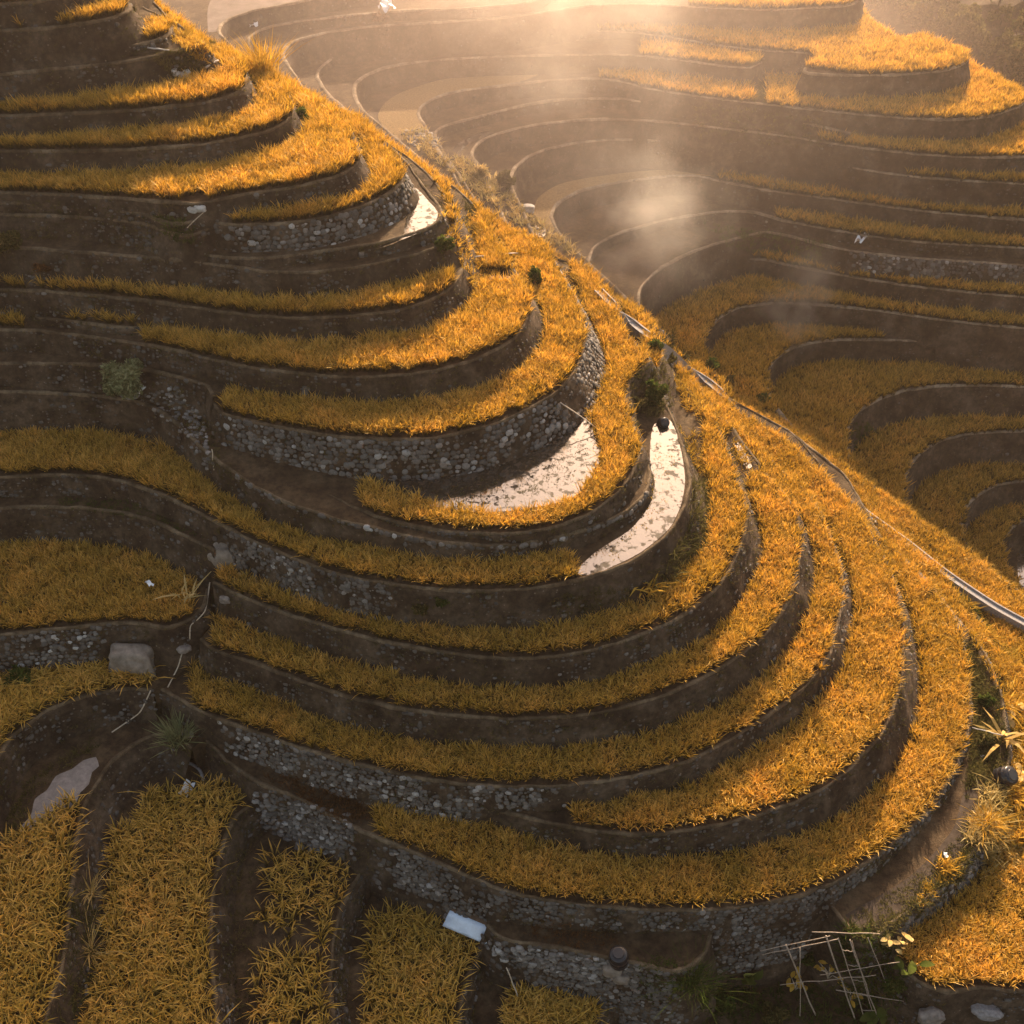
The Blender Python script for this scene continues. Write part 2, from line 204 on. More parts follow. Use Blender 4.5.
# ------------------------------------------------------------------ geometry of the terraces
def catmull(pts, step):
    P = np.array(pts, float); n = len(P)
    P = np.vstack([2*P[0]-P[1], P, 2*P[-1]-P[-2]])
    out = []
    for i in range(1, n):
        p0, p1, p2, p3 = P[i-1], P[i], P[i+1], P[i+2]
        L = np.linalg.norm(p2-p1); m = max(2, int(L/step))
        t = (np.arange(m)/m)[:, None]
        # chord-limited tangents keep the curve from overshooting
        m1 = (p2-p0)/max(np.linalg.norm(p2-p0), 1e-6)*L; m2 = (p3-p1)/max(np.linalg.norm(p3-p1), 1e-6)*L
        h = 0.75
        m1 = m1*h; m2 = m2*h
        out.append((2*t**3-3*t**2+1)*p1+(t**3-2*t**2+t)*m1+(-2*t**3+3*t**2)*p2+(t**3-t**2)*m2)
    out.append(P[-2][None])
    return np.vstack(out)
def pip(poly, x, y):
    """vectorised point in polygon"""
    inside = np.zeros(x.shape, bool); n = len(poly)
    x0, y0 = poly.min(0); x1, y1 = poly.max(0)
    sel = (x >= x0) & (x <= x1) & (y >= y0) & (y <= y1)
    if not sel.any(): return inside
    xs, ys = x[sel], y[sel]; c = np.zeros(xs.shape, bool)
    px, py = poly[:, 0], poly[:, 1]; qx, qy = np.roll(px, 1), np.roll(py, 1)
    for i in range(n):
        if py[i] == qy[i]: continue
        k = (py[i] > ys) != (qy[i] > ys)
        if k.any():
            c[k] ^= xs[k] < (qx[i]-px[i])*(ys[k]-py[i])/(qy[i]-py[i])+px[i]
    inside[sel] = c
    return inside
def vnoise(x, y, s, seed=0):
    """smooth value noise on arrays"""
    x = np.asarray(x)/s+seed*17.3; y = np.asarray(y)/s+seed*5.1
    xi, yi = np.floor(x).astype(int), np.floor(y).astype(int); fx, fy = x-xi, y-yi
    fx, fy = fx*fx*(3-2*fx), fy*fy*(3-2*fy)
    def h(a, b):
        v = np.sin(a*127.1+b*311.7+seed*74.7)*43758.5453
        return v-np.floor(v)
    return (h(xi, yi)*(1-fx)+h(xi+1, yi)*fx)*(1-fy)+(h(xi, yi+1)*(1-fx)+h(xi+1, yi+1)*fx)*fy
for n in ORDER:
    d = S[n]; zf = d['zf']; kind = d['kind']
    pts = list(d['rim'])
    if d['tail']: pts += sk_tail(d['tail'][0], d['tail'][1])
    c = catmull(pts, 4.0)
    W = unproj(c[:, 0], c[:, 1], zf)
    # irregular hand-made edge
    amp = 0.07
    W[:, 0] += (vnoise(W[:, 0]*1.0+W[:, 1], W[:, 1]-W[:, 0], 1.3, 3)-0.5)*amp*2
    W[:, 1] += (vnoise(W[:, 0]+W[:, 1], W[:, 1]-W[:, 0], 1.3, 4)-0.5)*amp*2
    d['W'] = W; d['px'] = c
    s, e = W[0], W[-1]; yb = W[:, 1].max()+8
    if kind in ('M', 'L', 'K'):
        off = pts[0][0] < 0
        xl = s[0]-(14 if off else 0)
        if n == 'M10b': cl = [(e[0], e[1]+2.5), (s[0], s[1]+2.5)]
        elif kind == 'K': cl = [(e[0], e[1]+9), (s[0], e[1]+9)]
        elif d['tail']: cl = [(xl, e[1]), (xl, s[1])] if off else []
        else:
            k = 2.5 if kind == 'L' else 0
            cl = ([(e[0]+k, e[1]+k)] if k else [])+[(e[0]+k, yb), (xl, yb)]+([(xl, s[1])] if off else [])
    elif kind == 'R': cl = [(5.0, e[1]), (5.0, s[1])]
    elif kind == 'LL':
        xl = W[:, 0].min()-14; cl = [(xl, e[1]), (xl, s[1]+14), (s[0]+2.5, s[1]+14), (s[0]+2.5, s[1]+2.5)]
    else:
        ex = pts[-1][0]
        q = [p for p in RS if (ex > 1100 or p[0] < ex-6)]
        if not q or q[-1][1] > -50: q.append((ex, -60))
        q = q+[(140, -60)]+sk_head(pts[0][0]-4)
        q = np.array(q, float); U = unproj(q[:, 0], q[:, 1], zf); cl = [tuple(u[:2]) for u in U]
    cl = np.array([(a, b, float(zf(a))) for a, b in cl]) if cl else np.zeros((0, 3))
    d['cl'] = cl
    poly = np.vstack([W, cl]); d['poly'] = poly[:, :2]; d['poly3'] = poly
    a = poly[:, 0]*np.roll(poly[:, 1], -1)-np.roll(poly[:, 0], -1)*poly[:, 1]
    d['area'] = a.sum()/2
def rect_slab(name, x0, y0, x1, y1, z):
    P = np.array([(x0,y0,z),(x1,y0,z),(x1,y1,z),(x0,y1,z)], float)
    S[name] = dict(name=name, W=P[:0], poly=P[:, :2], poly3=P, cl=P, zf=Plane(z), kind='G', rice=None, area=1, rim=[])
rect_slab('P0', 12, 62, 240, 190, ZP0)
rect_slab('G', -32, 14, 75, 62, ZG)
ALLS = ORDER+['P0', 'G']
def top_below(x, y, zlim):
    """highest ground under zlim"""
    best = np.full(x.shape, -50.0)
    for n in ALLS:
        d = S[n]; z = d['zf'](x)*np.ones_like(x)
        k = (z > best) & (z < zlim)
        if k.any():
            k = k & pip(d['poly'], x, y); best = np.where(k, z, best)
    return best
for n in ORDER:
    d = S[n]; W = d['W']
    tg = np.gradient(W[:, :2], axis=0)
    # smooth tangents
    k = np.ones(7)/7
    tg = np.stack([np.convolve(np.pad(tg[:, i], 3, mode='edge'), k, 'valid') for i in (0, 1)], 1)
    tg /= np.linalg.norm(tg, axis=1)[:, None]+1e-9
    nr = np.stack([tg[:, 1], -tg[:, 0]], 1)*(1 if d['area'] > 0 else -1)
    d['nr'] = nr
    bat = (d['batter'] or 0.3)*np.ones(len(W))
    if d['kind'] == 'M': bat = bat-0.04+0.30*np.clip(nr[:, 0], 0, 1)**1.5
    z = W[:, 2]
    best = np.full(len(W), -50.0)
    for o in (0.5, 1.0):
        best = np.maximum(best, top_below(W[:, 0]+nr[:, 0]*o, W[:, 1]+nr[:, 1]*o, z-0.1))
    drop = z-best
    vis = drop < 6.5
    drop = np.minimum(drop, 9)
    # smooth jumps
    off = bat*np.minimum(drop, 5)
    off = np.convolve(np.pad(off, 4, mode='edge'), np.ones(9)/9, 'valid')
    d['drop'] = drop+0.25; d['off'] = off; d['bat'] = bat
# ------------------------------------------------------------------ object helpers
def new_obj(name, me, mats=(), parent=None):
    o = bpy.data.objects.new(name, me); COL.objects.link(o)
    for m in mats: me.materials.append(m)
    if parent: o.parent = parent
    return o
def np_mesh(name, V, faces, attrs=None, mat_idx=None, smooth=False):
    """faces: list of int arrays (n,k)"""
    me = bpy.data.meshes.new(name)
    V = np.asarray(V, np.float32); me.vertices.add(len(V)); me.vertices.foreach_set('co', V.ravel())
    tot = np.concatenate([f.ravel() for f in faces]).astype(np.int32)
    sizes = np.concatenate([np.full(len(f), f.shape[1], np.int32) for f in faces])
    me.loops.add(len(tot)); me.loops.foreach_set('vertex_index', tot)
    me.polygons.add(len(sizes)); st = np.zeros(len(sizes), np.int32); st[1:] = np.cumsum(sizes)[:-1]
    me.polygons.foreach_set('loop_start', st)
    if mat_idx is not None: me.polygons.foreach_set('material_index', np.asarray(mat_idx, np.int32))
    me.polygons.foreach_set('use_smooth', np.full(len(sizes), smooth))
    for an, arr in (attrs or {}).items():
        arr = np.asarray(arr, np.float32)
        if arr.ndim == 1: a = me.attributes.new(an, 'FLOAT', 'POINT'); a.data.foreach_set('value', arr)
        else: a = me.attributes.new(an, 'FLOAT_VECTOR', 'POINT'); a.data.foreach_set('vector', arr.ravel())
    me.update(calc_edges=True)
    return me
def tag(o, label=None, cat=None, group=None, kind=None):
    if label: o['label'] = label
    if cat: o['category'] = cat
    if group: o['group'] = group
    if kind: o['kind'] = kind
    return o
def thing(name, loc, label, cat, group=None):
    o = bpy.data.objects.new(name, None); COL.objects.link(o); o.location = loc; o.empty_display_size = 0.2
    return tag(o, label, cat, group)
# ------------------------------------------------------------------ materials
class N:
    def __init__(s, name):
        s.m = bpy.data.materials.new(name); s.m.use_nodes = True; s.t = s.m.node_tree; s.t.nodes.clear()
        s.out = s.t.nodes.new('ShaderNodeOutputMaterial')
    def n(s, typ, **kw):
        x = s.t.nodes.new('ShaderNode'+typ)
        for k, v in kw.items():
            if k.startswith('i_'):
                key = k[2:]; key = int(key) if key.isdigit() else key.replace('_', ' ')
                x.inputs[key].default_value = v
            else: setattr(x, k, v)
        return x
    def l(s, a, b): s.t.links.new(a, b)
    def ramp(s, fac, stops):
        r = s.n('ValToRGB'); e = r.color_ramp.elements
        e[0].position, e[0].color = stops[0][0], (*stops[0][1], 1)
        e[1].position, e[1].color = stops[-1][0], (*stops[-1][1], 1)
        for p, c in stops[1:-1]:
            q = e.new(p); q.color = (*c, 1)
        s.l(fac, r.inputs[0]); return r.outputs[0]
    def mix(s, fac, a, b, mode='MIX'):
        x = s.n('Mix', data_type='RGBA', blend_type=mode)
        if isinstance(fac, (int, float)): x.inputs[0].default_value = fac
        else: s.l(fac, x.inputs[0])
        for i, v in ((6, a), (7, b)):
            if isinstance(v, tuple): x.inputs[i].default_value = (*v, 1)
            else: s.l(v, x.inputs[i])
        return x.outputs[2]
    def noise(s, scale, detail=4, rough=0.6, vec=None):
        x = s.n('TexNoise', i_Scale=scale, i_Detail=detail, i_Roughness=rough)
        if vec is None:
            g = s.n('NewGeometry'); vec = g.outputs['Position']
        s.l(vec, x.inputs['Vector']); return x.outputs['Fac']
    def bsdf(s, color, rough=0.9, bump=None, bs=0.5, bd=0.05, spec=0.3):
        b = s.n('BsdfPrincipled', i_Roughness=rough)
        b.inputs['Specular IOR Level'].default_value = spec
        if isinstance(color, tuple): b.inputs['Base Color'].default_value = (*color, 1)
        else: s.l(color, b.inputs['Base Color'])
        if bump is not None:
            q = s.n('Bump', i_Strength=bs, i_Distance=bd); s.l(bump, q.inputs['Height']); s.l(q.outputs[0], b.inputs['Normal'])
        s.l(b.outputs[0], s.out.inputs[0]); return b
def mat_earth(name, c0, c1, c2, speck=0.35):
    k = N(name)
    big = k.noise(0.45, 5, 0.6); mid = k.noise(2.2, 6, 0.7); fine = k.noise(14, 4, 0.7)
    base = k.ramp(big, [(0.34, c0), (0.5, c1), (0.66, c2)])
    col = k.mix(0.6, base, k.ramp(mid, [(0.36, (0.30,0.29,0.28)), (0.64, (1.35,1.3,1.22))]), 'MULTIPLY')
    vor = k.n('TexVoronoi', i_Scale=2.6); g = k.n('NewGeometry'); k.l(g.outputs['Position'], vor.inputs['Vector'])
    thr = k.ramp(vor.outputs['Distance'], [(0.10, (1,1,1)), (0.2, (0,0,0))])
    sel = k.ramp(k.noise(1.1, 2, 0.5), [(0.5, (0,0,0)), (0.62, (speck,)*3)])
    mm = k.mix(1.0, thr, sel, 'MULTIPLY')
    col = k.mix(mm, col, (0.26, 0.23, 0.20))
    add = k.n('Math', operation='ADD'); k.l(mid, add.inputs[0]); k.l(fine, add.inputs[1])
    k.bsdf(col, 0.95, add.outputs[0], 0.9, 0.12, 0.15)
    return k.m
M = {}
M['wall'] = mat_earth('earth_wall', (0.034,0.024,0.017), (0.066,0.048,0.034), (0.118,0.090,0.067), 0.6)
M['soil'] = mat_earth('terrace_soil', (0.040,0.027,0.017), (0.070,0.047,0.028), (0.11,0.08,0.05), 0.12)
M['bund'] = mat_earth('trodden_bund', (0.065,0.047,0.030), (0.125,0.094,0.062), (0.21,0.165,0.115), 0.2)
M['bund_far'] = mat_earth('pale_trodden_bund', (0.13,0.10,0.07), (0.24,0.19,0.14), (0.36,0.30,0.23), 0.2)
def mat_stone():
    k = N('wall_stone'); a = k.n('Attribute', attribute_name='tone')
    base = k.ramp(a.outputs['Fac'], [(0.0, (0.07,0.062,0.056)), (0.5, (0.17,0.155,0.145)), (0.85, (0.30,0.28,0.27)), (1.0, (0.46,0.45,0.45))])
    nz = k.noise(9, 5, 0.7)
    col = k.mix(0.7, base, k.ramp(nz, [(0.3, (0.4,0.4,0.38)), (0.7, (1.1,1.1,1.1))]), 'MULTIPLY')
    k.bsdf(col, 0.85, nz, 0.6, 0.03, 0.3); return k.m
M['stone'] = mat_stone()
def mat_rice(name='ripe_rice', dry=False):
    k = N(name); a = k.n('Attribute', attribute_name='v'); sp = k.n('SeparateXYZ'); k.l(a.outputs['Vector'], sp.inputs[0])
    t, r, p = sp.outputs
    stalk_shade = k.ramp(t, [(0.0, (0.025,0.022,0.008)), (0.33, (0.11,0.085,0.018)), (0.60, (0.57,0.37,0.065)), (1.0, (0.88,0.60,0.175))])  # green-brown stalk foot, darkened further to paint the shade between clumps
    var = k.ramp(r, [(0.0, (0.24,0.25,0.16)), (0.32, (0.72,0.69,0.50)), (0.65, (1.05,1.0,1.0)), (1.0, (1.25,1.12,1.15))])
    col = k.mix(1.0, stalk_shade, var, 'MULTIPLY')
    pat = k.ramp(p, [(0.25, (0.78,0.80,0.55)), (0.6, (1.0,1.0,1.0)), (0.85, (1.12,1.0,0.9))])
    col = k.mix(0.8, col, pat, 'MULTIPLY')
    d = k.n('BsdfDiffuse'); k.l(col, d.inputs[0]); tr = k.n('BsdfTranslucent')
    tc = k.mix(1.0, col, (1.12,0.95,0.50), 'MULTIPLY'); k.l(tc, tr.inputs[0])
    mx = k.n('MixShader', i_0=0.42); k.l(d.outputs[0], mx.inputs[1]); k.l(tr.outputs[0], mx.inputs[2])
    gl = k.n('BsdfGlossy', i_Roughness=0.45); gl.inputs[0].default_value = (0.9,0.8,0.6,1)
    m2 = k.n('MixShader', i_0=0.025); k.l(mx.outputs[0], m2.inputs[1]); k.l(gl.outputs[0], m2.inputs[2])
    k.l(m2.outputs[0], k.out.inputs[0]); return k.m
M['rice'] = mat_rice()
# ------------------------------------------------------------------ the ground: one sheet of all terrace floors
V = []; FQ = []; F3 = []; base = 0
def add_tri(verts, tris):
    global base
    V.append(np.asarray(verts)); F3.append(np.asarray(tris, np.int32)+base); base += len(verts)
for n in ALLS:
    d = S[n]; P = d['poly3']
    tris = tessellate_polygon([[Vector(p) for p in P]])
    tris = [t if (P[t[1]][0]-P[t[0]][0])*(P[t[2]][1]-P[t[0]][1])-(P[t[2]][0]-P[t[0]][0])*(P[t[1]][1]-P[t[0]][1]) > 0 else t[::-1] for t in tris]
    add_tri(P, tris)
    # skirt along the cut edges
    cl = np.vstack([P[len(d['W'])-1:], P[:1]]) if len(d['W']) else np.vstack([P, P[:1]])
    dz = 7.0 if d['kind'] in ('M', 'L', 'K', 'LL') else 3.0
    if n == 'M10b': dz = 0.8
    lo = cl.copy(); lo[:, 2] -= dz; m = len(cl)
    vv = np.vstack([cl, lo]); V.append(vv)
    q = np.array([(i, i+1, m+i+1, m+i) for i in range(m-1)], np.int32)+base; FQ.append(q); base += len(vv)
# the open ravine and hills beyond
gx = np.linspace(-220, 380, 130); gy = np.linspace(0, 560, 150)
X, Y = np.meshgrid(gx, gy)
def far_z(X, Y):
    z = -50+np.clip(Y-215-0.15*X, 0, 900)*0.42+(vnoise(X, Y, 45, 2)-0.5)*14*np.clip((Y-200)/60, 0, 1)
    z = np.minimum(z, 44)
    # stepped like terraces
    st = np.floor(z/4.5)*4.5; fr = z/4.5-np.floor(z/4.5)
    zz = st+4.5*np.clip((fr-0.62)/0.38, 0, 1)
    return np.where(Y > 195, zz, -50.0)
Z = far_z(X, Y); G = np.stack([X, Y, Z], -1).reshape(-1, 3); nx = len(gx)
i, j = np.meshgrid(np.arange(len(gx)-1), np.arange(len(gy)-1)); a = (j*nx+i).ravel()
FQ.append(np.stack([a, a+1, a+nx+1, a+nx], 1).astype(np.int32)+base); V.append(G); base += len(G)
me = np_mesh('ground', np.vstack(V), [np.vstack(F3), np.vstack(FQ)])
ground = new_obj('ground', me, [M['soil']]); tag(ground, 'brown soil of the terrace floors and the far hillside', 'ground', kind='structure')
# ------------------------------------------------------------------ retaining walls
ICO_V = None
def ico(sub=1):
    import bmesh
    bm = bmesh.new(); bmesh.ops.create_icosphere(bm, subdivisions=sub, radius=1)
    v = np.array([x.co[:] for x in bm.verts]); bm.faces.ensure_lookup_table()
    f = np.array([[q.index for q in x.verts] for x in bm.faces], np.int32); bm.free(); return v, f
ICO1, ICO1F = ico(2)
def blobs(cen, sc, ax=None, rough=0.16, seed=1, tmpl=None):
    """many irregular stones: cen (n,3), sc (n,3), ax (n,3,3) frames"""
    tv, tf = tmpl or (ICO1, ICO1F)
    r = np.random.default_rng(seed); n = len(cen)
    L = tv[None]*(1+rough*(r.random((n, len(tv), 1))-0.5)*2)
    # squarish stones
    L = np.sign(L)*np.abs(L)**0.8
    L = L*sc[:, None, :]
    if ax is not None: L = np.einsum('nvi,nij->nvj', L, ax)
    Vv = (L+cen[:, None, :]).reshape(-1, 3)
    Ff = (tf[None]+(np.arange(n)*len(tv))[:, None, None]).reshape(-1, 3)
    return Vv, Ff.astype(np.int32)
for n in ORDER:
    d = S[n]; W = d['W']; nr = d['nr']; off = d['off']; drop = d['drop']
    m = len(W); rows = 7
    T_ = np.linspace(0, 1, rows)
    Vw = np.zeros((m, rows, 3))
    for j, t in enumerate(T_):
        bulge = ((vnoise(np.arange(m)*0.35, np.full(m, t*drop.mean()), 1.0, 9)-0.5)*0.30+(rng.random(m)-0.5)*0.14)*(1 if 0 < t < 1 else 0)
        Vw[:, j, 0] = W[:, 0]+nr[:, 0]*(off*t+bulge); Vw[:, j, 1] = W[:, 1]+nr[:, 1]*(off*t+bulge); Vw[:, j, 2] = W[:, 2]-drop*t+0.002
    idx = np.arange(m*rows).reshape(m, rows)
    q = np.stack([idx[:-1, :-1], idx[1:, :-1], idx[1:, 1:], idx[:-1, 1:]], -1).reshape(-1, 4)
    if d['area'] < 0: q = q[:, ::-1]
    q = q[:, ::-1]
    nm = 'retaining_wall'
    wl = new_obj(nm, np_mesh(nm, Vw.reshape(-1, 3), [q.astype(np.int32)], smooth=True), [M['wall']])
    tag(wl, d['lab'], 'retaining wall', 'retaining walls of the terraces'); d['obj'] = wl
    # raised bund along the rim
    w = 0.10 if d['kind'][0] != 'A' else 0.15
    prof = [(0.03, -0.1), (0.02, 0.03), (-0.05, 0.10), (-w*1.3, 0.12), (-w*2.1, 0.05), (-w*2.6, -0.03)]
    hvar = 1+1.1*(vnoise(np.arange(m), np.zeros(m), 4, 5)-0.5)+0.5*(rng.random(m)-0.5); wvar = 1+0.9*(vnoise(np.arange(m), np.zeros(m), 7, 6)-0.5)+0.3*(rng.random(m)-0.5)
    B = np.zeros((m, len(prof), 3))
    for j, (a, b) in enumerate(prof):
        B[:, j, 0] = W[:, 0]+nr[:, 0]*a*wvar; B[:, j, 1] = W[:, 1]+nr[:, 1]*a*wvar; B[:, j, 2] = W[:, 2]+b*hvar
    k = len(prof); idx = np.arange(m*k).reshape(m, k)
    q = np.stack([idx[:-1, :-1], idx[1:, :-1], idx[1:, 1:], idx[:-1, 1:]], -1).reshape(-1, 4)
    if d['area'] > 0: q = q[:, ::-1]
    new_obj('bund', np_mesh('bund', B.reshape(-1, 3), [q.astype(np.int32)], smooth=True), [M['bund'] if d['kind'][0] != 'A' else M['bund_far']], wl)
    # stone facing
    cs, ss, fr, tn = [], [], [], []
    for (xa, xb, frac) in d['stones']:
        sel = (d['px'][:, 0] >= xa) & (d['px'][:, 0] <= xb) & (np.arange(m) < (len(W)-30 if d['tail'] else m))
        if not sel.any(): continue
        ii = np.where(sel)[0]; arc = np.concatenate([[0], np.cumsum(np.linalg.norm(np.diff(W[:, :2], axis=0), axis=1))])
        big = d['kind'] == 'A'
        s0 = 0.42 if big else (0.42 if n == 'M14' else 0.44 if n in ('M12','M7') else 0.36)
        a0, a1 = arc[ii[0]], arc[ii[-1]]
        hmax = drop[ii].max()*frac; nrow = max(1, int(hmax/(s0*0.8)))
        if n == 'M14': nrow = 1
        for rr in range(nrow):
            u = np.arange(a0, a1, s0*1.02)+rng.uniform(-0.2, 0.2)*s0+(rr % 2)*s0/2
            u = u+rng.uniform(-0.14, 0.14, len(u)); h = (rr+0.6)*s0*0.82+rng.uniform(-0.07, 0.07, len(u))
            if n == 'M14': h = h-0.05
            x = np.interp(u, arc, W[:, 0]); y = np.interp(u, arc, W[:, 1]); z = np.interp(u, arc, W[:, 2])
            nx_ = np.interp(u, arc, nr[:, 0]); ny_ = np.interp(u, arc, nr[:, 1]); dr = np.interp(u, arc, drop); of = np.interp(u, arc, off)
            keep = (h < dr*frac*0.98+0.05)
            # bare patches where mortar or earth covers the stones
            pn = vnoise(u, h*1.5, 3.0, 8+rr*0)
            keep &= (pn > (0.36 if frac > 0.85 else 0.45)) | (rng.random(len(u)) < 0.3)
            endf = np.minimum(u-a0, a1-u)/2.5; keep &= rng.random(len(u)) < np.clip(endf+0.15*rng.random(len(u)), 0, 1)
            if not keep.any(): continue
            t = h/dr
            c = np.stack([x+nx_*(of*t+0.0), y+ny_*(of*t+0.0), z-h], 1)[keep]
            ln = np.sqrt(nx_**2+ny_**2); nx_, ny_ = nx_/ln, ny_/ln
            sl = (of/dr)
            N_ = np.stack([nx_, ny_, sl], 1); N_ /= np.linalg.norm(N_, axis=1)[:, None]
            Tn = np.stack([-ny_, nx_, 0*nx_], 1); Bn = np.cross(N_, Tn)
            ang = rng.uniform(-0.5, 0.5, len(u))[:, None]
            T2 = Tn*np.cos(ang)+Bn*np.sin(ang); B2 = -Tn*np.sin(ang)+Bn*np.cos(ang)
            fr.append(np.stack([T2, N_, B2], 1)[keep])
            k = keep.sum(); sz = rng.uniform(0.45, 1.25, k)*s0*0.52
            ss.append(np.stack([sz*rng.uniform(0.9, 1.3, k), sz*rng.uniform(0.35, 0.6, k), sz*rng.uniform(0.75, 1.05, k)], 1))
            cs.append(c); tone = rng.beta(1.6, 2.6, k)*0.8; tone[rng.random(k) < 0.08] = rng.uniform(0.85, 1.0)
            tn.append((0.72 if n in ('M20','K1','M21') else 1.0)*tone*np.interp(pn[keep], [0.2, 0.6], [0.55, 1.1]).clip(0, 1))
    # single stones bedded in the earth of every bank
    vis = np.where((d['px'][:, 0] > -15) & (d['px'][:, 0] < 1040) & (d['px'][:, 1] > -15) & (d['px'][:, 1] < 1040) & (drop < 6.5))[0]
    if len(vis):
        q_ = int(len(vis)*(5.5 if d['kind'][0] != 'A' else 3.0)); w_ = rng.choice(vis, q_); t = rng.beta(1.1, 1.1, q_)
        pn = vnoise(W[w_, 0], W[w_, 1]+t*3, 1.8, 12); kk = (pn > 0.47) | (rng.random(q_) < 0.12); w_, t = w_[kk], t[kk]; q_ = len(w_)
        N_ = np.stack([nr[w_, 0], nr[w_, 1], 0.3+0*t], 1); N_ /= np.linalg.norm(N_, axis=1)[:, None]; Tn = np.stack([-nr[w_, 1], nr[w_, 0], 0*t], 1); Bn = np.cross(N_, Tn)
        cs.append(np.stack([W[w_, 0]+nr[w_, 0]*off[w_]*t, W[w_, 1]+nr[w_, 1]*off[w_]*t, W[w_, 2]-drop[w_]*t], 1)); fr.append(np.stack([Tn, N_, Bn], 1))
        sz = np.minimum(rng.gamma(2.0, 0.026, q_)+0.03, 0.2); ss.append(np.stack([sz*1.2, sz*0.6, sz*rng.uniform(0.6, 1, q_)], 1)); tn.append(rng.beta(1.3, 4, q_)*0.75)
    if cs:
        cs = np.vstack(cs); Vs, Fs = blobs(cs, np.vstack(ss), np.vstack(fr), seed=len(cs))
        tone = np.repeat(np.concatenate(tn), len(ICO1))
        new_obj('stone_facing', np_mesh('stone_facing', Vs, [Fs], {'tone': tone}, smooth=True), [M['stone']], wl)
# ------------------------------------------------------------------ rice
def rice_points(n, spacing):
    d = S[n]; W = d['W']; poly = d['poly']
    k = d['px'][:, 0]
    sel = (d['px'][:, 0] > -80) & (d['px'][:, 0] < 1120) & (d['px'][:, 1] > -60) & (d['px'][:, 1] < 1100)
    # frustum bounds on this plane
    zf = d['zf']
    ex = np.array([-25, 512, 1050, -25, 512, 1050.]); ey = np.array([-25, -25, -25, 1055, 1055, 1055.])
    c = unproj(ex, ey, zf)
    x0, x1 = max(poly[:, 0].min(), c[:, 0].min()), min(poly[:, 0].max(), c[:, 0].max())
    y0, y1 = max(poly[:, 1].min(), c[:, 1].min()), min(poly[:, 1].max(), c[:, 1].max())
    if x1 <= x0 or y1 <= y0: return None
    xs = np.arange(x0, x1, spacing); ys = np.arange(y0, y1, spacing*0.9)
    X, Y = np.meshgrid(xs, ys); X[1::2] += spacing/2
    X = X.ravel()+rng.uniform(-0.3, 0.3, X.size)*spacing; Y = Y.ravel()+rng.uniform(-0.3, 0.3, Y.size)*spacing
    px, py = proj(np.stack([X, Y, zf(X)], 1))
    ok = (px > -25) & (px < 1050) & (py > -25) & (py < 1055)
    X, Y, px, py = X[ok], Y[ok], px[ok], py[ok]
    ok = pip(poly, X, Y); X, Y, px, py = X[ok], Y[ok], px[ok], py[ok]
    if d['rice'] != ALL:
        ok = np.zeros(X.shape, bool)
        for q in d['rice']: ok |= pip(np.array(q, float), px, py)
        X, Y, px, py = X[ok], Y[ok], px[ok], py[ok]
    for q in d['no']:
        ok = ~pip(np.array(q, float), px, py); X, Y, px, py = X[ok], Y[ok], px[ok], py[ok]
    z = zf(X)*np.ones_like(X)
    for m in ALLS:
        if m == n or not len(X): continue
        e = S[m]; ze = e['zf'](X)*np.ones_like(X)
        hi = ze > z
        if not hi.any(): continue
        ok = ~(hi & pip(e['poly'], X, Y))
        X, Y, px, py, z = X[ok], Y[ok], px[ok], py[ok], z[ok]
        if not len(X) or not len(e['W']): continue
        We = e['W'][::2]; oe = np.where(e['drop'][::2] < 8, e['off'][::2], 0.5)+(0.0 if d['kind'][0] == 'A' else 0.08)
        bb = (We[:, 0] > X.min()-3) & (We[:, 0] < X.max()+3) & (We[:, 1] > Y.min()-3) & (We[:, 1] < Y.max()+3)
        We, oe = We[bb], oe[bb]
        if not len(We): continue
        zmid = e['zf'].a
        ok = np.ones(len(X), bool)
        for i in range(0, len(X), 4000):
            sl = slice(i, i+4000)
            D = (X[sl, None]-We[None, :, 0])**2+(Y[sl, None]-We[None, :, 1])**2
            ok[sl] = ~((D < oe[None]**2).any(1) & (e['zf'](X[sl]) > z[sl]))
        X, Y, px, py, z = X[ok], Y[ok], px[ok], py[ok], z[ok]
    if not len(X): return None
    We = W[::2]; ok = np.ones(len(X), bool)
    edge = np.zeros(len(X))
    for i in range(0, len(X), 4000):
        sl = slice(i, i+4000)
        D = (X[sl, None]-We[None, :, 0])**2+(Y[sl, None]-We[None, :, 1])**2
        mn = np.sqrt(D.min(1)); ok[sl] = mn > (0.32 if d['kind'][0] == 'A' else 0.44); edge[sl] = mn
    return X[ok], Y[ok], z[ok], px[ok], py[ok]
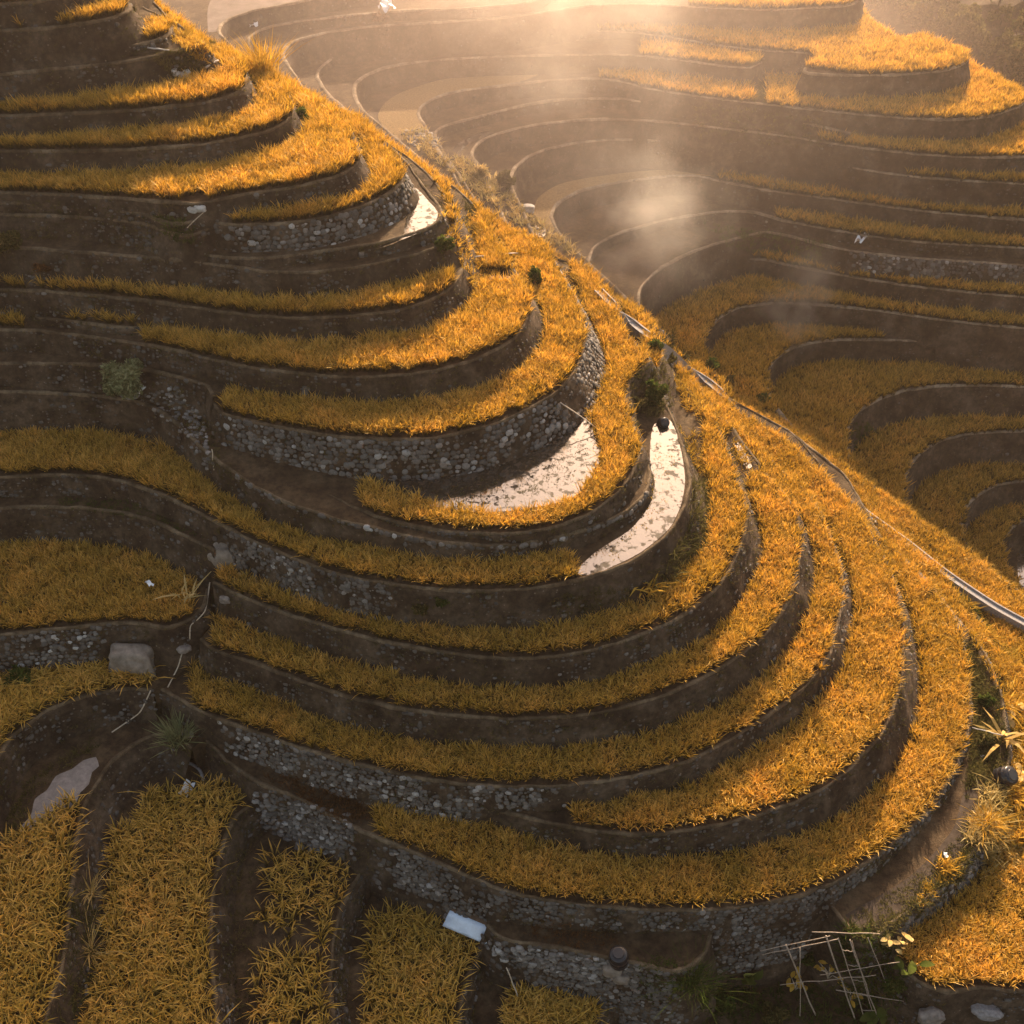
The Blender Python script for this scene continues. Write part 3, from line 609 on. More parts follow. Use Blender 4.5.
def blades(X, Y, Z, nb, h0, wid, seed, spread=0.55, segs=3, droop=0.35, clump=0.09):
    """tufts of curved tapering blades; returns V, [quads, tris], v attribute"""
    r = np.random.default_rng(seed); n = len(X)
    cl_h = h0*r.uniform(0.70, 1.18, n)*(0.82+0.36*vnoise(X, Y, 1.7, 21))
    az = r.uniform(0, 2*PI, (n, nb)); lean = np.abs(r.normal(0, spread, (n, nb)))*0.6+0.05
    H = cl_h[:, None]*r.uniform(0.7, 1.12, (n, nb)); dr = r.uniform(0.2, 1.0, (n, nb))*droop
    wd = wid*r.uniform(0.7, 1.3, (n, nb))
    bx = X[:, None]+r.normal(0, clump, (n, nb)); by = Y[:, None]+r.normal(0, clump, (n, nb))
    ts = np.linspace(0, 1, segs+1); ca, sa = np.cos(az), np.sin(az)
    tw = az+r.uniform(-1.2, 1.2, (n, nb))+PI/2; wx, wy = np.cos(tw), np.sin(tw)
    P = []; A = []
    rr = np.clip(r.random((n, nb))*0.5+r.random((n, 1))*0.5+r.normal(0, 0.08, (n, nb)), 0, 1); pat = vnoise(X, Y, 2.6, 1)*0.55+vnoise(X, Y, 0.8, 2)*0.45; pat = np.repeat(pat[:, None], nb, 1)
    for i, t in enumerate(ts):
        out = H*(lean*t+dr*t*t*1.1); up = H*(t-dr*t**3*0.75)
        cx, cy, cz = bx+ca*out, by+sa*out, Z[:, None]+up
        w = wd*(0.45, 1.0, 0.85, 0)[min(i, 3)] if segs == 3 else wd*(0.6, 1.0, 0)[i]
        if i < segs:
            P += [np.stack([cx-wx*w/2, cy-wy*w/2, cz], -1), np.stack([cx+wx*w/2, cy+wy*w/2, cz], -1)]; A += [t, t]
        else: P.append(np.stack([cx, cy, cz], -1)); A.append(t)
    k = len(P); Vv = np.stack(P, 2).reshape(-1, 3)
    tt = np.broadcast_to(np.array(A), (n, nb, k)); at = np.stack([tt, np.broadcast_to(rr[..., None], tt.shape), np.broadcast_to(pat[..., None], tt.shape)], -1).reshape(-1, 3)
    b = (np.arange(n*nb)*k)[:, None]
    quads = np.concatenate([b+np.array([[2*i, 2*i+1, 2*i+3, 2*i+2]]) for i in range(segs-1)]) if segs > 1 else np.zeros((0, 4))
    tris = b+np.array([[k-3, k-2, k-1]])
    return Vv, [quads.astype(np.int32), tris.astype(np.int32)], at
NCL = 0
for n in ORDER:
    d = S[n]
    if d['rice'] is None: continue
    far = d['kind'] in ('A', 'A2', 'A2x'); low = d['kind'] == 'LL'
    sp = d['dens'] or (0.40 if far else 0.37)
    r_ = rice_points(n, sp)
    if r_ is None or len(r_[0]) < 5: print('NO RICE', n); continue
    X, Y, Z, px, py = r_; kp = vnoise(X, Y, 0.9, 31)+0.25*rng.random(len(X)) > 0.17; X, Y, Z = X[kp], Y[kp], Z[kp]; NCL += len(X)
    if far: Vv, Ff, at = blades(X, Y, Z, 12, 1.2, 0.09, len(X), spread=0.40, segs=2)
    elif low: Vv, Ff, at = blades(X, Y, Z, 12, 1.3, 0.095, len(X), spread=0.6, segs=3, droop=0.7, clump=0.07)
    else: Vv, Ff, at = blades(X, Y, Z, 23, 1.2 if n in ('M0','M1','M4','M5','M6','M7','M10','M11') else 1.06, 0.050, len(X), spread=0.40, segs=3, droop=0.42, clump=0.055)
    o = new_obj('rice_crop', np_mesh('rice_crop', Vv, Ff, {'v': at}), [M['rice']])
    tag(o, d['rlab'], 'rice field', 'ripe rice on the terraces', 'stuff')
print('clumps', NCL)
# ------------------------------------------------------------------ places on the terraces
def hit(px, py):
    """first terrace floor met by the line of sight of a photograph point"""
    best = None
    for n in ALLS:
        d = S[n]; p = unproj(px, py, d['zf'])
        if p[1] > 0 and (best is None or p[1] < best[1]) and pip(d['poly'], np.array([p[0]]), np.array([p[1]]))[0]: best = p
    if best is None: best = unproj(px, py, Plane(-45.0))
    return Vector([float(v) for v in best])
def on(n, px, py, dz=0.0):
    p = unproj(px, py, S[n]['zf']); return Vector((float(p[0]), float(p[1]), float(p[2])+dz))
def mpp(p): return (p.y*CP-(p.z-CAMZ)*SP)/F        # metres per pixel there
def mat_leaf(name, c0, c1, c2, trans=0.35):
    k = N(name); a = k.n('Attribute', attribute_name='v'); sp = k.n('SeparateXYZ'); k.l(a.outputs['Vector'], sp.inputs[0])
    col = k.ramp(sp.outputs[1], [(0.0, c0), (0.5, c1), (1.0, c2)])
    col = k.mix(1.0, col, k.ramp(sp.outputs[2], [(0.2, (0.55,0.6,0.5)), (0.8, (1.2,1.15,1.0))]), 'MULTIPLY')
    d = k.n('BsdfDiffuse'); k.l(col, d.inputs[0]); tr = k.n('BsdfTranslucent'); k.l(col, tr.inputs[0])
    mx = k.n('MixShader', i_0=trans); k.l(d.outputs[0], mx.inputs[1]); k.l(tr.outputs[0], mx.inputs[2]); k.l(mx.outputs[0], k.out.inputs[0]); return k.m
def mat_plain(name, c, rough=0.7, nscale=6.0, var=0.35, bump=0.3, spec=0.3):
    k = N(name); nz = k.noise(nscale, 5, 0.65)
    lo = tuple(x*(1-var) for x in c); hi = tuple(min(1, x*(1+var)) for x in c)
    k.bsdf(k.ramp(nz, [(0.3, lo), (0.7, hi)]), rough, nz, bump, 0.03, spec); return k.m
M['green'] = mat_leaf('leaf_green', (0.03,0.05,0.012), (0.06,0.085,0.02), (0.11,0.12,0.035))
M['olive'] = mat_leaf('leaf_olive', (0.05,0.05,0.018), (0.10,0.09,0.035), (0.17,0.14,0.06))
M['sage'] = mat_leaf('leaf_sage', (0.13,0.14,0.075), (0.22,0.235,0.13), (0.34,0.35,0.22))
M['straw'] = mat_leaf('dry_leaf', (0.28,0.19,0.07), (0.50,0.36,0.15), (0.72,0.58,0.33), 0.45)
M['gold'] = mat_leaf('golden_leaf', (0.30,0.17,0.03), (0.50,0.30,0.05), (0.66,0.44,0.10), 0.45)
M['red'] = mat_leaf('russet_leaf', (0.06,0.03,0.018), (0.10,0.05,0.025), (0.16,0.08,0.03))
M['bark'] = mat_plain('bark', (0.10,0.075,0.05), 0.9)
M['bamboo'] = mat_plain('weathered_bamboo', (0.30,0.24,0.19), 0.7)
M['palewood'] = mat_plain('pale_wood', (0.5,0.42,0.33), 0.8)
M['concrete'] = mat_plain('old_concrete', (0.22,0.21,0.215), 0.75)
M['rock'] = mat_plain('rock', (0.19,0.165,0.15), 0.85, 2.5, 0.5, 0.8)
M['palerock'] = mat_plain('pale_rock', (0.19,0.16,0.135), 0.85, 1.6, 0.45, 0.9)
M['whiterock'] = mat_plain('white_rock', (0.42,0.39,0.37), 0.8, 3, 0.3, 0.5)
M['tarp'] = mat_plain('pale_blue_tarpaulin', (0.55,0.64,0.78), 0.45, 1.2, 0.18, 0.5)
M['brownlid'] = mat_plain('brown_board', (0.15,0.095,0.06), 0.8, 3)
M['black'] = mat_plain('black_plastic', (0.014,0.014,0.018), 0.3, 3, 0.2, 0.1, 0.5)
M['white'] = mat_plain('white_plastic', (0.78,0.80,0.84), 0.5, 3, 0.1, 0.3)
def leaf_arrays(cen, size, seed, aspect=2.2, zlo=None, zhi=None, dirs=None):
    """one pointed leaf of two triangles pairs per centre"""
    r = np.random.default_rng(seed); n = len(cen)
    u = r.normal(size=(n, 3)) if dirs is None else dirs+r.normal(size=(n, 3))*0.35
    u /= np.linalg.norm(u, axis=1)[:, None]; v = np.cross(u, r.normal(size=(n, 3))); v /= np.linalg.norm(v, axis=1)[:, None]
    w = np.cross(u, v); s = size*r.uniform(0.6, 1.4, n)[:, None]
    P = np.stack([cen-u*s*aspect/2, cen-v*s/2+w*s*0.12, cen+u*s*aspect/2, cen+v*s/2+w*s*0.12], 1)
    z = cen[:, 2]; t = (z-z.min())/(np.ptp(z)+1e-6); rr = r.random(n)
    at = np.repeat(np.stack([t, rr, np.clip(0.2+0.6*t+r.normal(0, 0.15, n), 0, 1)], 1), 4, 0)
    f = (np.arange(n)*4)[:, None]+np.array([[0, 1, 2, 3]])
    return P.reshape(-1, 3), f.astype(np.int32), at
def cloud(rad, n, seed, k=14):
    """points clumped in an uneven ellipsoid standing on z = 0"""
    r = np.random.default_rng(seed); u = r.normal(size=(k, 3)); u /= np.linalg.norm(u, axis=1)[:, None]
    c = u*r.uniform(0.35, 0.8, k)[:, None]*np.array(rad); c[:, 2] += rad[2]
    w = r.integers(0, k, n); q = r.normal(size=(n, 3)); q /= np.linalg.norm(q, axis=1)[:, None]
    p = c[w]+q*(r.random(n)**0.5)[:, None]*np.array(rad)*0.42*r.uniform(0.7, 1.2, k)[w][:, None]
    p[:, 2] = np.maximum(p[:, 2], 0.05); return p, c
def tube_mesh(name, paths, sides=6):
    """paths: list of (points, radius or list of radii); all in one mesh"""
    Vv, Ff, b = [], [], 0
    for pts, rad in paths:
        pts = np.array(pts, float); m = len(pts); rad = np.full(m, rad) if np.isscalar(rad) else np.array(rad)
        tg = np.gradient(pts, axis=0); tg /= np.linalg.norm(tg, axis=1)[:, None]+1e-9
        a = np.cross(tg, np.array([0.13, 0.21, 1.0])); ln = np.linalg.norm(a, axis=1)[:, None]
        a = np.where(ln < 0.1, np.cross(tg, np.array([1.0, 0, 0])), a); a /= np.linalg.norm(a, axis=1)[:, None]; bb = np.cross(tg, a)
        th = np.linspace(0, 2*PI, sides, endpoint=False)
        R = pts[:, None]+rad[:, None, None]*(a[:, None]*np.cos(th)[None, :, None]+bb[:, None]*np.sin(th)[None, :, None])
        Vv.append(R.reshape(-1, 3)); i, j = np.meshgrid(np.arange(m-1), np.arange(sides), indexing='ij')
        q = np.stack([i*sides+j, i*sides+(j+1) % sides, (i+1)*sides+(j+1) % sides, (i+1)*sides+j], -1).reshape(-1, 4)+b
        caps = np.array([[b]+[b+sides-1-x for x in range(sides-1)], [b+(m-1)*sides+x for x in range(sides)]])
        Ff.append(q); Ff.append(caps) if sides == 4 else None
        if sides != 4:
            ctr = b+m*sides; Vv.append(np.stack([pts[0], pts[-1]]))
            TRI.append(np.array([[ctr, b+(x+1) % sides, b+x] for x in range(sides)]+[[ctr+1, b+(m-1)*sides+x, b+(m-1)*sides+(x+1) % sides] for x in range(sides)])); b += 2
        b += m*sides
    faces = [np.vstack(Ff).astype(np.int32)]
    if TRI: faces.append(np.vstack(TRI).astype(np.int32)); TRI.clear()
    return np_mesh(name, np.vstack(Vv), faces, smooth=True)
TRI = []; capf = []
def tubes(name, paths, mat, parent=None, sides=6): return new_obj(name, tube_mesh(name, paths, sides), [mat], parent)
def shrub(name, p, rad, n, leaf, mat, label, cat='bush', group=None, seed=1, aspect=2.2, trunk=True):
    t = thing(name, p, label, cat, group); pc, cc = cloud(rad, n, seed)
    Vv, Ff, at = leaf_arrays(pc, leaf, seed, aspect)
    new_obj('foliage', np_mesh('foliage', Vv, [Ff], {'v': at}), [mat], t)
    if trunk:
        tubes('stem', [([(0, 0, -0.15), tuple(c*np.array([0.3, 0.3, 0.45])), tuple(c)], [0.05*rad[2]**0.5+0.02, 0.04, 0.012]) for c in cc[:8]], M['bark'], t, 5)
    return t
def tuft(name, p, h, n, wid, mat, label, cat='grass tuft', spread=0.9, clump=0.15, droop=0.6, seed=1, group=None, segs=3, extra=None):
    """a tuft of arching blades as one thing, blades grown in local space"""
    X = np.zeros(1); Vv, Ff, at = blades(X, X, X, n, h, wid, seed, spread, segs, droop, clump)
    at[:, 2] = np.random.default_rng(seed).uniform(0.3, 1, len(at)//7+1).repeat(7)[:len(at)]
    if extra:
        t = thing(name, p, label, cat, group); new_obj('leaves', np_mesh('leaves', Vv, Ff, {'v': at}), [mat], t); return t
    o = new_obj(name, np_mesh(name, Vv, Ff, {'v': at}), [mat]); o.location = p; return tag(o, label, cat, group)
def stone_obj(name, p, sc, mat, label, cat='rock', rot=0.0, seed=1, group=None, sub=None):
    v, f = ICO3; r = np.random.default_rng(seed); ph = r.uniform(0, 6, 9)
    d = 1+0.13*np.sin(v[:, 0]*2.3+ph[0])*np.cos(v[:, 1]*2.9+ph[1])+0.08*np.sin(v[:, 2]*5+ph[2]+v[:, 0]*4)+0.05*np.sin(v[:, 1]*9+ph[3])
    q = np.sign(v)*np.abs(v)**0.72*d[:, None]*np.array(sc)
    me = np_mesh(name, q, [f], smooth=True); o = new_obj(name, me, [mat]); o.location = p; o.rotation_euler = (r.uniform(-.1,.1), r.uniform(-.1,.1), rot)
    return tag(o, label, cat, group)
ICO3 = ico(4)
def sheet(name, slab, pxpoly, mat, label, dz=0.004, kind='structure', cat=None):
    c = catmull(pxpoly+[pxpoly[0]], 5)[:-1]; P = unproj(c[:, 0], c[:, 1], S[slab]['zf']); P[:, 2] += dz
    tr = tessellate_polygon([[Vector(p) for p in P]])
    tr = [t if (P[t[1]][0]-P[t[0]][0])*(P[t[2]][1]-P[t[0]][1])-(P[t[2]][0]-P[t[0]][0])*(P[t[1]][1]-P[t[0]][1]) > 0 else t[::-1] for t in tr]
    o = new_obj(name, np_mesh(name, P, [np.array(tr, np.int32)]), [mat]); return tag(o, label, cat or name.replace('_', ' '), kind=kind)
# ------------------------------------------------------------------ water and mud
def mat_water():
    k = N('paddy_water'); nz = k.noise(1.6, 6, 0.65)
    b = k.bsdf((0.035, 0.027, 0.018), 0.06, k.noise(3.5, 3, 0.6), 0.10, 0.04, 0.9)
    b.inputs['IOR'].default_value = 1.45; b.inputs['Specular IOR Level'].default_value = 1.0
    mud = k.n('BsdfPrincipled', i_Roughness=0.8); mud.inputs['Base Color'].default_value = (0.035, 0.024, 0.015, 1)
    f = k.ramp(nz, [(0.53, (0,0,0)), (0.58, (1,1,1))]); mx = k.n('MixShader'); k.l(f, mx.inputs[0]); k.l(b.outputs[0], mx.inputs[1]); k.l(mud.outputs[0], mx.inputs[2])
    gl = k.n('BsdfGlossy', i_Roughness=0.05); gl.inputs[0].default_value = (0.88,0.88,1,1); bp = k.n('Bump', i_Strength=0.06, i_Distance=0.04); k.l(k.noise(3.5, 3, 0.6), bp.inputs['Height']); k.l(bp.outputs[0], gl.inputs['Normal'])
    gm = k.n('MixShader', i_0=0.11); k.l(b.outputs[0], gm.inputs[1]); k.l(gl.outputs[0], gm.inputs[2]); k.l(gm.outputs[0], mx.inputs[1])
    k.l(mx.outputs[0], k.out.inputs[0]); return k.m
M['water'] = mat_water()
k = N('wet_mud'); k.bsdf(k.ramp(k.noise(2.5, 6, 0.7), [(0.35, (0.12,0.10,0.09)), (0.7, (0.24,0.205,0.19))]), 0.32, k.noise(9, 5, 0.7), 0.5, 0.04, 0.7); M['mud'] = k.m
k = N('dark_mud'); k.bsdf(k.ramp(k.noise(2.5, 6, 0.7), [(0.35, (0.035,0.026,0.02)), (0.7, (0.07,0.055,0.045))]), 0.9, k.noise(9, 5, 0.7), 0.5, 0.04, 0.1); M['darkmud'] = k.m
k = N('dull_mud'); k.bsdf(k.ramp(k.noise(0.6, 6, 0.7), [(0.35, (0.09,0.07,0.06)), (0.7, (0.16,0.13,0.12))]), 0.9, k.noise(9, 5, 0.7), 0.5, 0.04, 0.15); M['dullmud'] = k.m
k = N('stubble'); k.bsdf(k.ramp(k.noise(5, 6, 0.8), [(0.35, (0.10,0.065,0.03)), (0.65, (0.33,0.23,0.11))]), 0.95, k.noise(8, 5, 0.8), 1.0, 0.2, 0.1); M['stub'] = k.m
sheet('water', 'M13', [(318,484),(340,462),(400,470),(480,462),(540,440),(590,405),(606,432),(604,455),(592,480),(568,500),(500,512),(440,510),(400,503),(355,490)], M['water'], 'shallow water in the large curved paddy', 0.03)
sheet('water', 'M15', [(572,574),(596,552),(630,530),(646,510),(650,490),(650,450),(654,425),(668,419),(676,432),(681,450),(685,480),(681,505),(669,529),(640,553),(612,567),(592,575)], M['water'], 'narrow bright water of the crescent paddy', 0.03)
sheet('water', 'M8', [(375,250),(400,240),(406,215),(398,190),(404,182),(418,190),(430,203),(438,213),(434,224),(412,236)], M['water'], 'glinting water at the foot of the upper cobble wall', 0.03)
sheet('water', 'M17', [(733,444),(738,443),(745,453),(752,467),(747,469),(740,459)], M['water'], 'small bright puddle among the upper rice rings', 0.05)
sheet('water', 'P0', [(1016,556),(1030,540),(1070,545),(1080,640),(1040,620),(1020,585)], M['water'], 'white reflecting water at the bottom of the valley bowl', 0.03)
sheet('water', 'R11', [(452,150),(460,142),(472,136),(488,131),(494,135),(478,140),(466,146),(458,154)], M['water'], 'thin bright crescent puddle across the valley', 0.03)
sheet('water', 'R12', [(412,150),(420,143),(434,142),(442,147),(440,157),(430,166),(418,160)], M['water'], 'small pale pool beside the grey stones', 0.03)
sheet('water', 'R9', [(531,228),(538,225),(546,229),(545,236),(536,237)], M['water'], 'bright spot of water just beyond the ridge', 0.03)
sheet('mud', 'M21', [(845,915),(905,880),(935,852),(955,825),(966,790),(990,790),(985,830),(972,852),(948,876),(922,897),(893,918),(866,933)], M['darkmud'], 'dull wet mud in the lower right pool terrace')
sheet('mud', 'L3', [(96,757),(84,760),(72,769),(56,776),(47,790),(35,799),(31,815),(21,827),(20,843),(14,858),(30,852),(41,850),(50,838),(60,833),(66,818),(76,804),(80,793),(89,784),(92,772),(99,766)], M['mud'], 'pale grey wet mud in the arched lower left field')
sheet('mud', 'R18', [(208,32),(208,8),(220,-12),(330,-14),(300,0),(256,9),(233,16),(222,23),(219,31)], M['dullmud'], 'pinkish smooth mud of the far upper terrace')
sheet('dry_paddy', 'R13', [(395,140),(378,118),(384,104),(400,93),(440,80),(500,72),(540,70),(512,84),(481,88),(456,91.5),(436,97.5),(422,107),(420,116),(427,134),(410,140)], M['stub'], 'golden brown drained paddy')
sheet('dry_paddy', 'R9', [(550,232),(534,214),(538,198),(560,184),(600,176),(660,170),(715,176),(695,175.5),(642,179),(612,183.5),(582,190.5),(565,199),(555,208.5),(553,217),(557,228)], M['stub'], 'stubble of a harvested paddy')
# ------------------------------------------------------------------ weeds on banks and bare floors
wx, wy, wz, wh = [], [], [], []
for n in ORDER:
    d = S[n]; W = d['W']; m = len(W)
    vis = (d['px'][:, 0] > -20) & (d['px'][:, 0] < 1045) & (d['px'][:, 1] > -20) & (d['px'][:, 1] < 1040) & (d['drop'] < 6.5)
    ii = np.where(vis)[0]
    if not len(ii): continue
    cnt = len(ii)*(4 if d['kind'] in ('M', 'L', 'K', 'LL') else 2)
    w_ = rng.choice(ii, cnt); t = rng.beta(0.8, 0.9, cnt); pn = vnoise(W[w_, 0], W[w_, 1]+t*4, 2.2, 6)
    lim = 0.58 if d['stones'] else 0.45
    ok = (pn > lim) | (rng.random(cnt) < 0.10); w_, t = w_[ok], t[ok]
    wx.append(W[w_, 0]+d['nr'][w_, 0]*(d['off'][w_]*t+0.02)+rng.normal(0, .05, len(w_))); wy.append(W[w_, 1]+d['nr'][w_, 1]*(d['off'][w_]*t+0.02)+rng.normal(0, .05, len(w_))); wz.append(W[w_, 2]-d['drop'][w_]*t)
wx, wy, wz = map(np.concatenate, (wx, wy, wz)); print('weeds', len(wx))
Vv, Ff, at = blades(wx, wy, wz-0.03, 7, 0.27, 0.035, 77, 0.9, 2, 0.5, 0.08)
o = new_obj('weeds', np_mesh('weeds', Vv, Ff, {'v': at}), [M['olive']]); tag(o, 'short olive and brown weeds growing on the earth banks', 'weeds', kind='stuff')
def patch(poly, n, h, wid, mat, name, label, cat, nb=9, spread=0.8, droop=0.6, seed=1, segs=3, clump=0.12, lift=0.0):
    """uneven ground cover of blades inside an outline on whatever floor is there"""
    r = np.random.default_rng(seed); q = np.array(poly, float); P = []
    while len(P) < n:
        x, y = r.uniform(q[:, 0].min(), q[:, 0].max()), r.uniform(q[:, 1].min(), q[:, 1].max())
        if pip(q, np.array([x]), np.array([y]))[0]: P.append(surf(x, y))
    P = np.array(P)
    Vv, Ff, at = blades(P[:, 0], P[:, 1], P[:, 2]-0.05+lift, nb, h, wid, seed, spread, segs, droop, clump)
    o = new_obj(name, np_mesh(name, Vv, Ff, {'v': at}), [mat]); return tag(o, label, cat, kind='stuff')
# ray caster against floors and banks
from mathutils.bvhtree import BVHTree
bv_v, bv_f, b0 = [], [], 0
for o in [ground]+[S[n]['obj'] for n in ORDER]:
    me = o.data; nv = len(me.vertices); a = np.empty(nv*3, np.float32); me.vertices.foreach_get('co', a); bv_v += a.reshape(-1, 3).tolist()
    bv_f += [[b0+i for i in p.vertices] for p in me.polygons]; b0 += nv
BV = BVHTree.FromPolygons(bv_v, bv_f)
def surf(px, py):
    d = Vector(ray(px, py).tolist()).normalized(); r = BV.ray_cast(Vector((0, 0, CAMZ)), d, 900)
    return r[0] if r[0] is not None else hit(px, py)
patch([(690,480),(722,490),(718,535),(700,560),(660,585),(640,590),(668,560),(690,525)], 170, 0.9, 0.05, M['olive'], 'tall_grass', 'long olive grass hanging over the dark bank beside the crescent paddy', 'grass', seed=3, spread=1.1)
patch([(676,425),(700,435),(725,470),(705,480),(690,460)], 60, 0.7, 0.06, M['gold'], 'tall_grass', 'dry golden grass on the bank near the ridge', 'grass', seed=4)
patch([(548,600),(600,585),(640,588),(610,610),(560,618)], 90, 0.45, 0.05, M['olive'], 'tall_grass', 'brownish grass line on the dark earth below the crescent paddy', 'grass', seed=5)
patch([(290,775),(350,790),(375,815),(340,822),(300,800),(262,775)], 150, 0.35, 0.05, M['red'], 'tall_grass', 'russet grass on bare earth left of the widest rice belt', 'grass', seed=6)
patch([(535,915),(600,925),(625,945),(560,950),(530,935)], 110, 0.25, 0.04, M['red'], 'tall_grass', 'short russet grass on the soil mound above the short cobble wall', 'grass', seed=7)
patch([(150,20),(185,18),(215,45),(245,60),(225,66),(195,62),(170,40)], 160, 0.7, 0.07, M['gold'], 'tall_grass', 'golden scrub on the ridge crest, top left', 'grass', seed=8)
patch([(150,55),(200,50),(205,72),(170,75)], 120, 0.45, 0.06, M['olive'], 'tall_grass', 'dull green scrub beside the pale debris, top left', 'grass', seed=9)
patch([(395,135),(440,165),(500,215),(560,250),(590,268),(575,248),(520,205),(470,160),(450,158),(425,130)], 260, 0.9, 0.09, M['straw'], 'tall_grass', 'tawny scrub along the valley side of the ridge', 'grass', seed=10)
patch([(660,345),(700,370),(745,385),(790,420),(770,405),(735,372),(700,345),(680,330)], 160, 0.8, 0.08, M['olive'], 'tall_grass', 'olive scrub behind the crest beside the valley bowl', 'grass', seed=11)
patch([(960,600),(985,640),(1008,690),(1012,760),(1000,800),(985,840),(1024,840),(1024,640),(990,600)], 420, 0.9, 0.085, M['gold'], 'tall_grass', 'bright broad golden grass along the right edge', 'grass', seed=12, nb=10)
patch([(930,560),(960,585),(1010,640),(1000,650),(965,610),(930,580)], 130, 0.5, 0.06, M['green'], 'tall_grass', 'dark green weeds in the gap left of the grey channel', 'grass', seed=13)
patch([(968,640),(985,670),(1000,700),(1006,750),(1000,790),(985,800),(976,760),(974,700)], 260, 0.6, 0.06, M['olive'], 'tall_grass', 'dark weeds filling the gap beside the widest rice belt, right edge', 'grass', seed=27)
patch([(745,88),(775,88),(775,104),(748,102)], 60, 0.9, 0.1, M['olive'], 'tall_grass', 'scrub in the rocky gap between the two far rice tongues', 'grass', seed=34)
patch([(690,100),(830,120),(820,150),(700,140)], 200, 0.6, 0.09, M['olive'], 'tall_grass', 'thin scrub on the rocky gully of the far slope', 'grass', seed=35, segs=2)
patch([(700,222),(830,245),(820,262),(730,250)], 160, 0.7, 0.09, M['green'], 'tall_grass', 'dark scrub left of the small white sheet', 'grass', seed=36, segs=2)
patch([(672,375),(690,385),(706,408),(702,420),(684,405)], 70, 0.8, 0.07, M['gold'], 'tall_grass', 'golden grass on the bend above the crescent paddy', 'grass', seed=37)
patch([(730,440),(742,446),(756,474),(744,474),(736,458)], 26, 0.6, 0.07, M['gold'], 'tall_grass', 'golden grass leaning over the small puddle', 'grass', seed=38)
patch([(850,915),(905,885),(950,845),(975,800),(985,830),(960,860),(925,892),(880,925)], 230, 0.22, 0.05, M['olive'], 'tall_grass', 'added low weeds darkening the floor of the mud pool terrace', 'grass', seed=39, segs=2)  # weeds added to darken a sunlit floor that belongs in shade
patch([(465,190),(490,215),(500,245),(480,250),(465,225)], 70, 0.5, 0.06, M['olive'], 'tall_grass', 'dull weeds on the worn nose above the stone blocks', 'grass', seed=40)
patch([(100,750),(60,770),(30,800),(12,850),(2,830),(25,785),(60,755),(100,735)], 120, 0.3, 0.05, M['olive'], 'tall_grass', 'thin weeds around the pale mud patch', 'grass', seed=41, segs=2)
patch([(965,840),(990,800),(1005,830),(985,862)], 90, 1.0, 0.08, M['straw'], 'tall_grass', 'pale tasselled grass at the end of the mud pool', 'grass', seed=14)
patch([(905,905),(960,855),(975,850),(925,905)], 60, 0.4, 0.05, M['gold'], 'tall_grass', 'low golden grass along the mud pool rim', 'grass', seed=15)
patch([(640,955),(740,975),(760,1005),(640,1000)], 200, 0.3, 0.05, M['green'], 'tall_grass', 'dark green ground weeds around the big grass tuft', 'grass', seed=16)
patch([(700,985),(900,985),(900,1060),(700,1060)], 420, 0.45, 0.06, M['green'], 'undergrowth', 'dark green undergrowth in the gully below the trellis', 'undergrowth', seed=17)
patch([(10,200),(190,215),(200,245),(140,252),(20,240)], 160, 0.25, 0.045, M['olive'], 'tall_grass', 'thin grass on the bare brown terrace, left', 'grass', seed=18, segs=2)
patch([(155,215),(185,222),(200,245),(170,240)], 90, 0.5, 0.05, M['green'], 'tall_grass', 'green weeds in the notch below the white rocks', 'grass', seed=19)
patch([(140,505),(205,540),(150,520),(60,506),(60,498),(150,500)], 160, 0.22, 0.045, M['green'], 'tall_grass', 'dark green grass on the narrow terrace above the slab rock', 'grass', seed=20, segs=2)
patch([(60,880),(95,900),(110,1000),(60,1030)], 130, 0.6, 0.05, M['olive'], 'tall_grass', 'dry tangled grass on the wide bank, bottom left', 'grass', seed=21)
patch([(225,810),(262,830),(255,1020),(222,1020)], 160, 0.25, 0.04, M['olive'], 'tall_grass', 'fine dry grass on the tall curved bank, bottom', 'grass', seed=22, segs=2)
patch([(848,425),(866,420),(884,440),(872,466),(858,460)], 150, 0.4, 0.09, M['green'], 'moss', 'mossy green growth on the left end of a bowl wall', 'moss', seed=23, segs=2)
patch([(200,420),(240,470),(260,520),(215,470),(160,395),(180,380)], 120, 0.3, 0.05, M['olive'], 'tall_grass', 'sparse grass on the rubble slope', 'grass', seed=24, segs=2)
patch([(440,215),(475,215),(500,285),(470,290),(455,250)], 150, 0.55, 0.07, M['gold'], 'tall_grass', 'golden weeds on the bare nose of the upper terraces', 'grass', seed=25)
patch([(630,370),(665,360),(672,410),(650,420),(632,400)], 150, 0.55, 0.06, M['olive'], 'tall_grass', 'olive weeds around the dark tank on the ridge', 'grass', seed=26)
patch([(440,492),(520,470),(585,445),(596,455),(560,485),(500,505),(450,505)], 260, 0.22, 0.05, M['olive'], 'rice_stubble', 'dark stubble standing in the large curved water', 'stubble', seed=28, segs=2, nb=4)
patch([(655,440),(672,440),(678,480),(660,520),(610,560),(600,560),(645,515)], 110, 0.22, 0.05, M['gold'], 'rice_stubble', 'dry stubble standing in the crescent water', 'stubble', seed=29, segs=2, nb=4)
patch([(845,930),(880,945),(950,890),(990,840),(1004,800),(985,800),(960,860),(900,915)], 260, 0.5, 0.06, M['olive'], 'tall_grass', 'dry weeds along the edge of the mud pool terrace', 'grass', seed=30)
patch([(962,640),(980,670),(988,720),(980,770),(966,800),(972,730),(968,680)], 240, 0.55, 0.06, M['olive'], 'tall_grass', 'green weeds at the foot of the outer wall, right side', 'grass', seed=31)
patch([(840,925),(900,945),(900,1000),(840,1010)], 160, 0.8, 0.07, M['green'], 'undergrowth', 'dark broad undergrowth behind the ladder', 'undergrowth', seed=32)
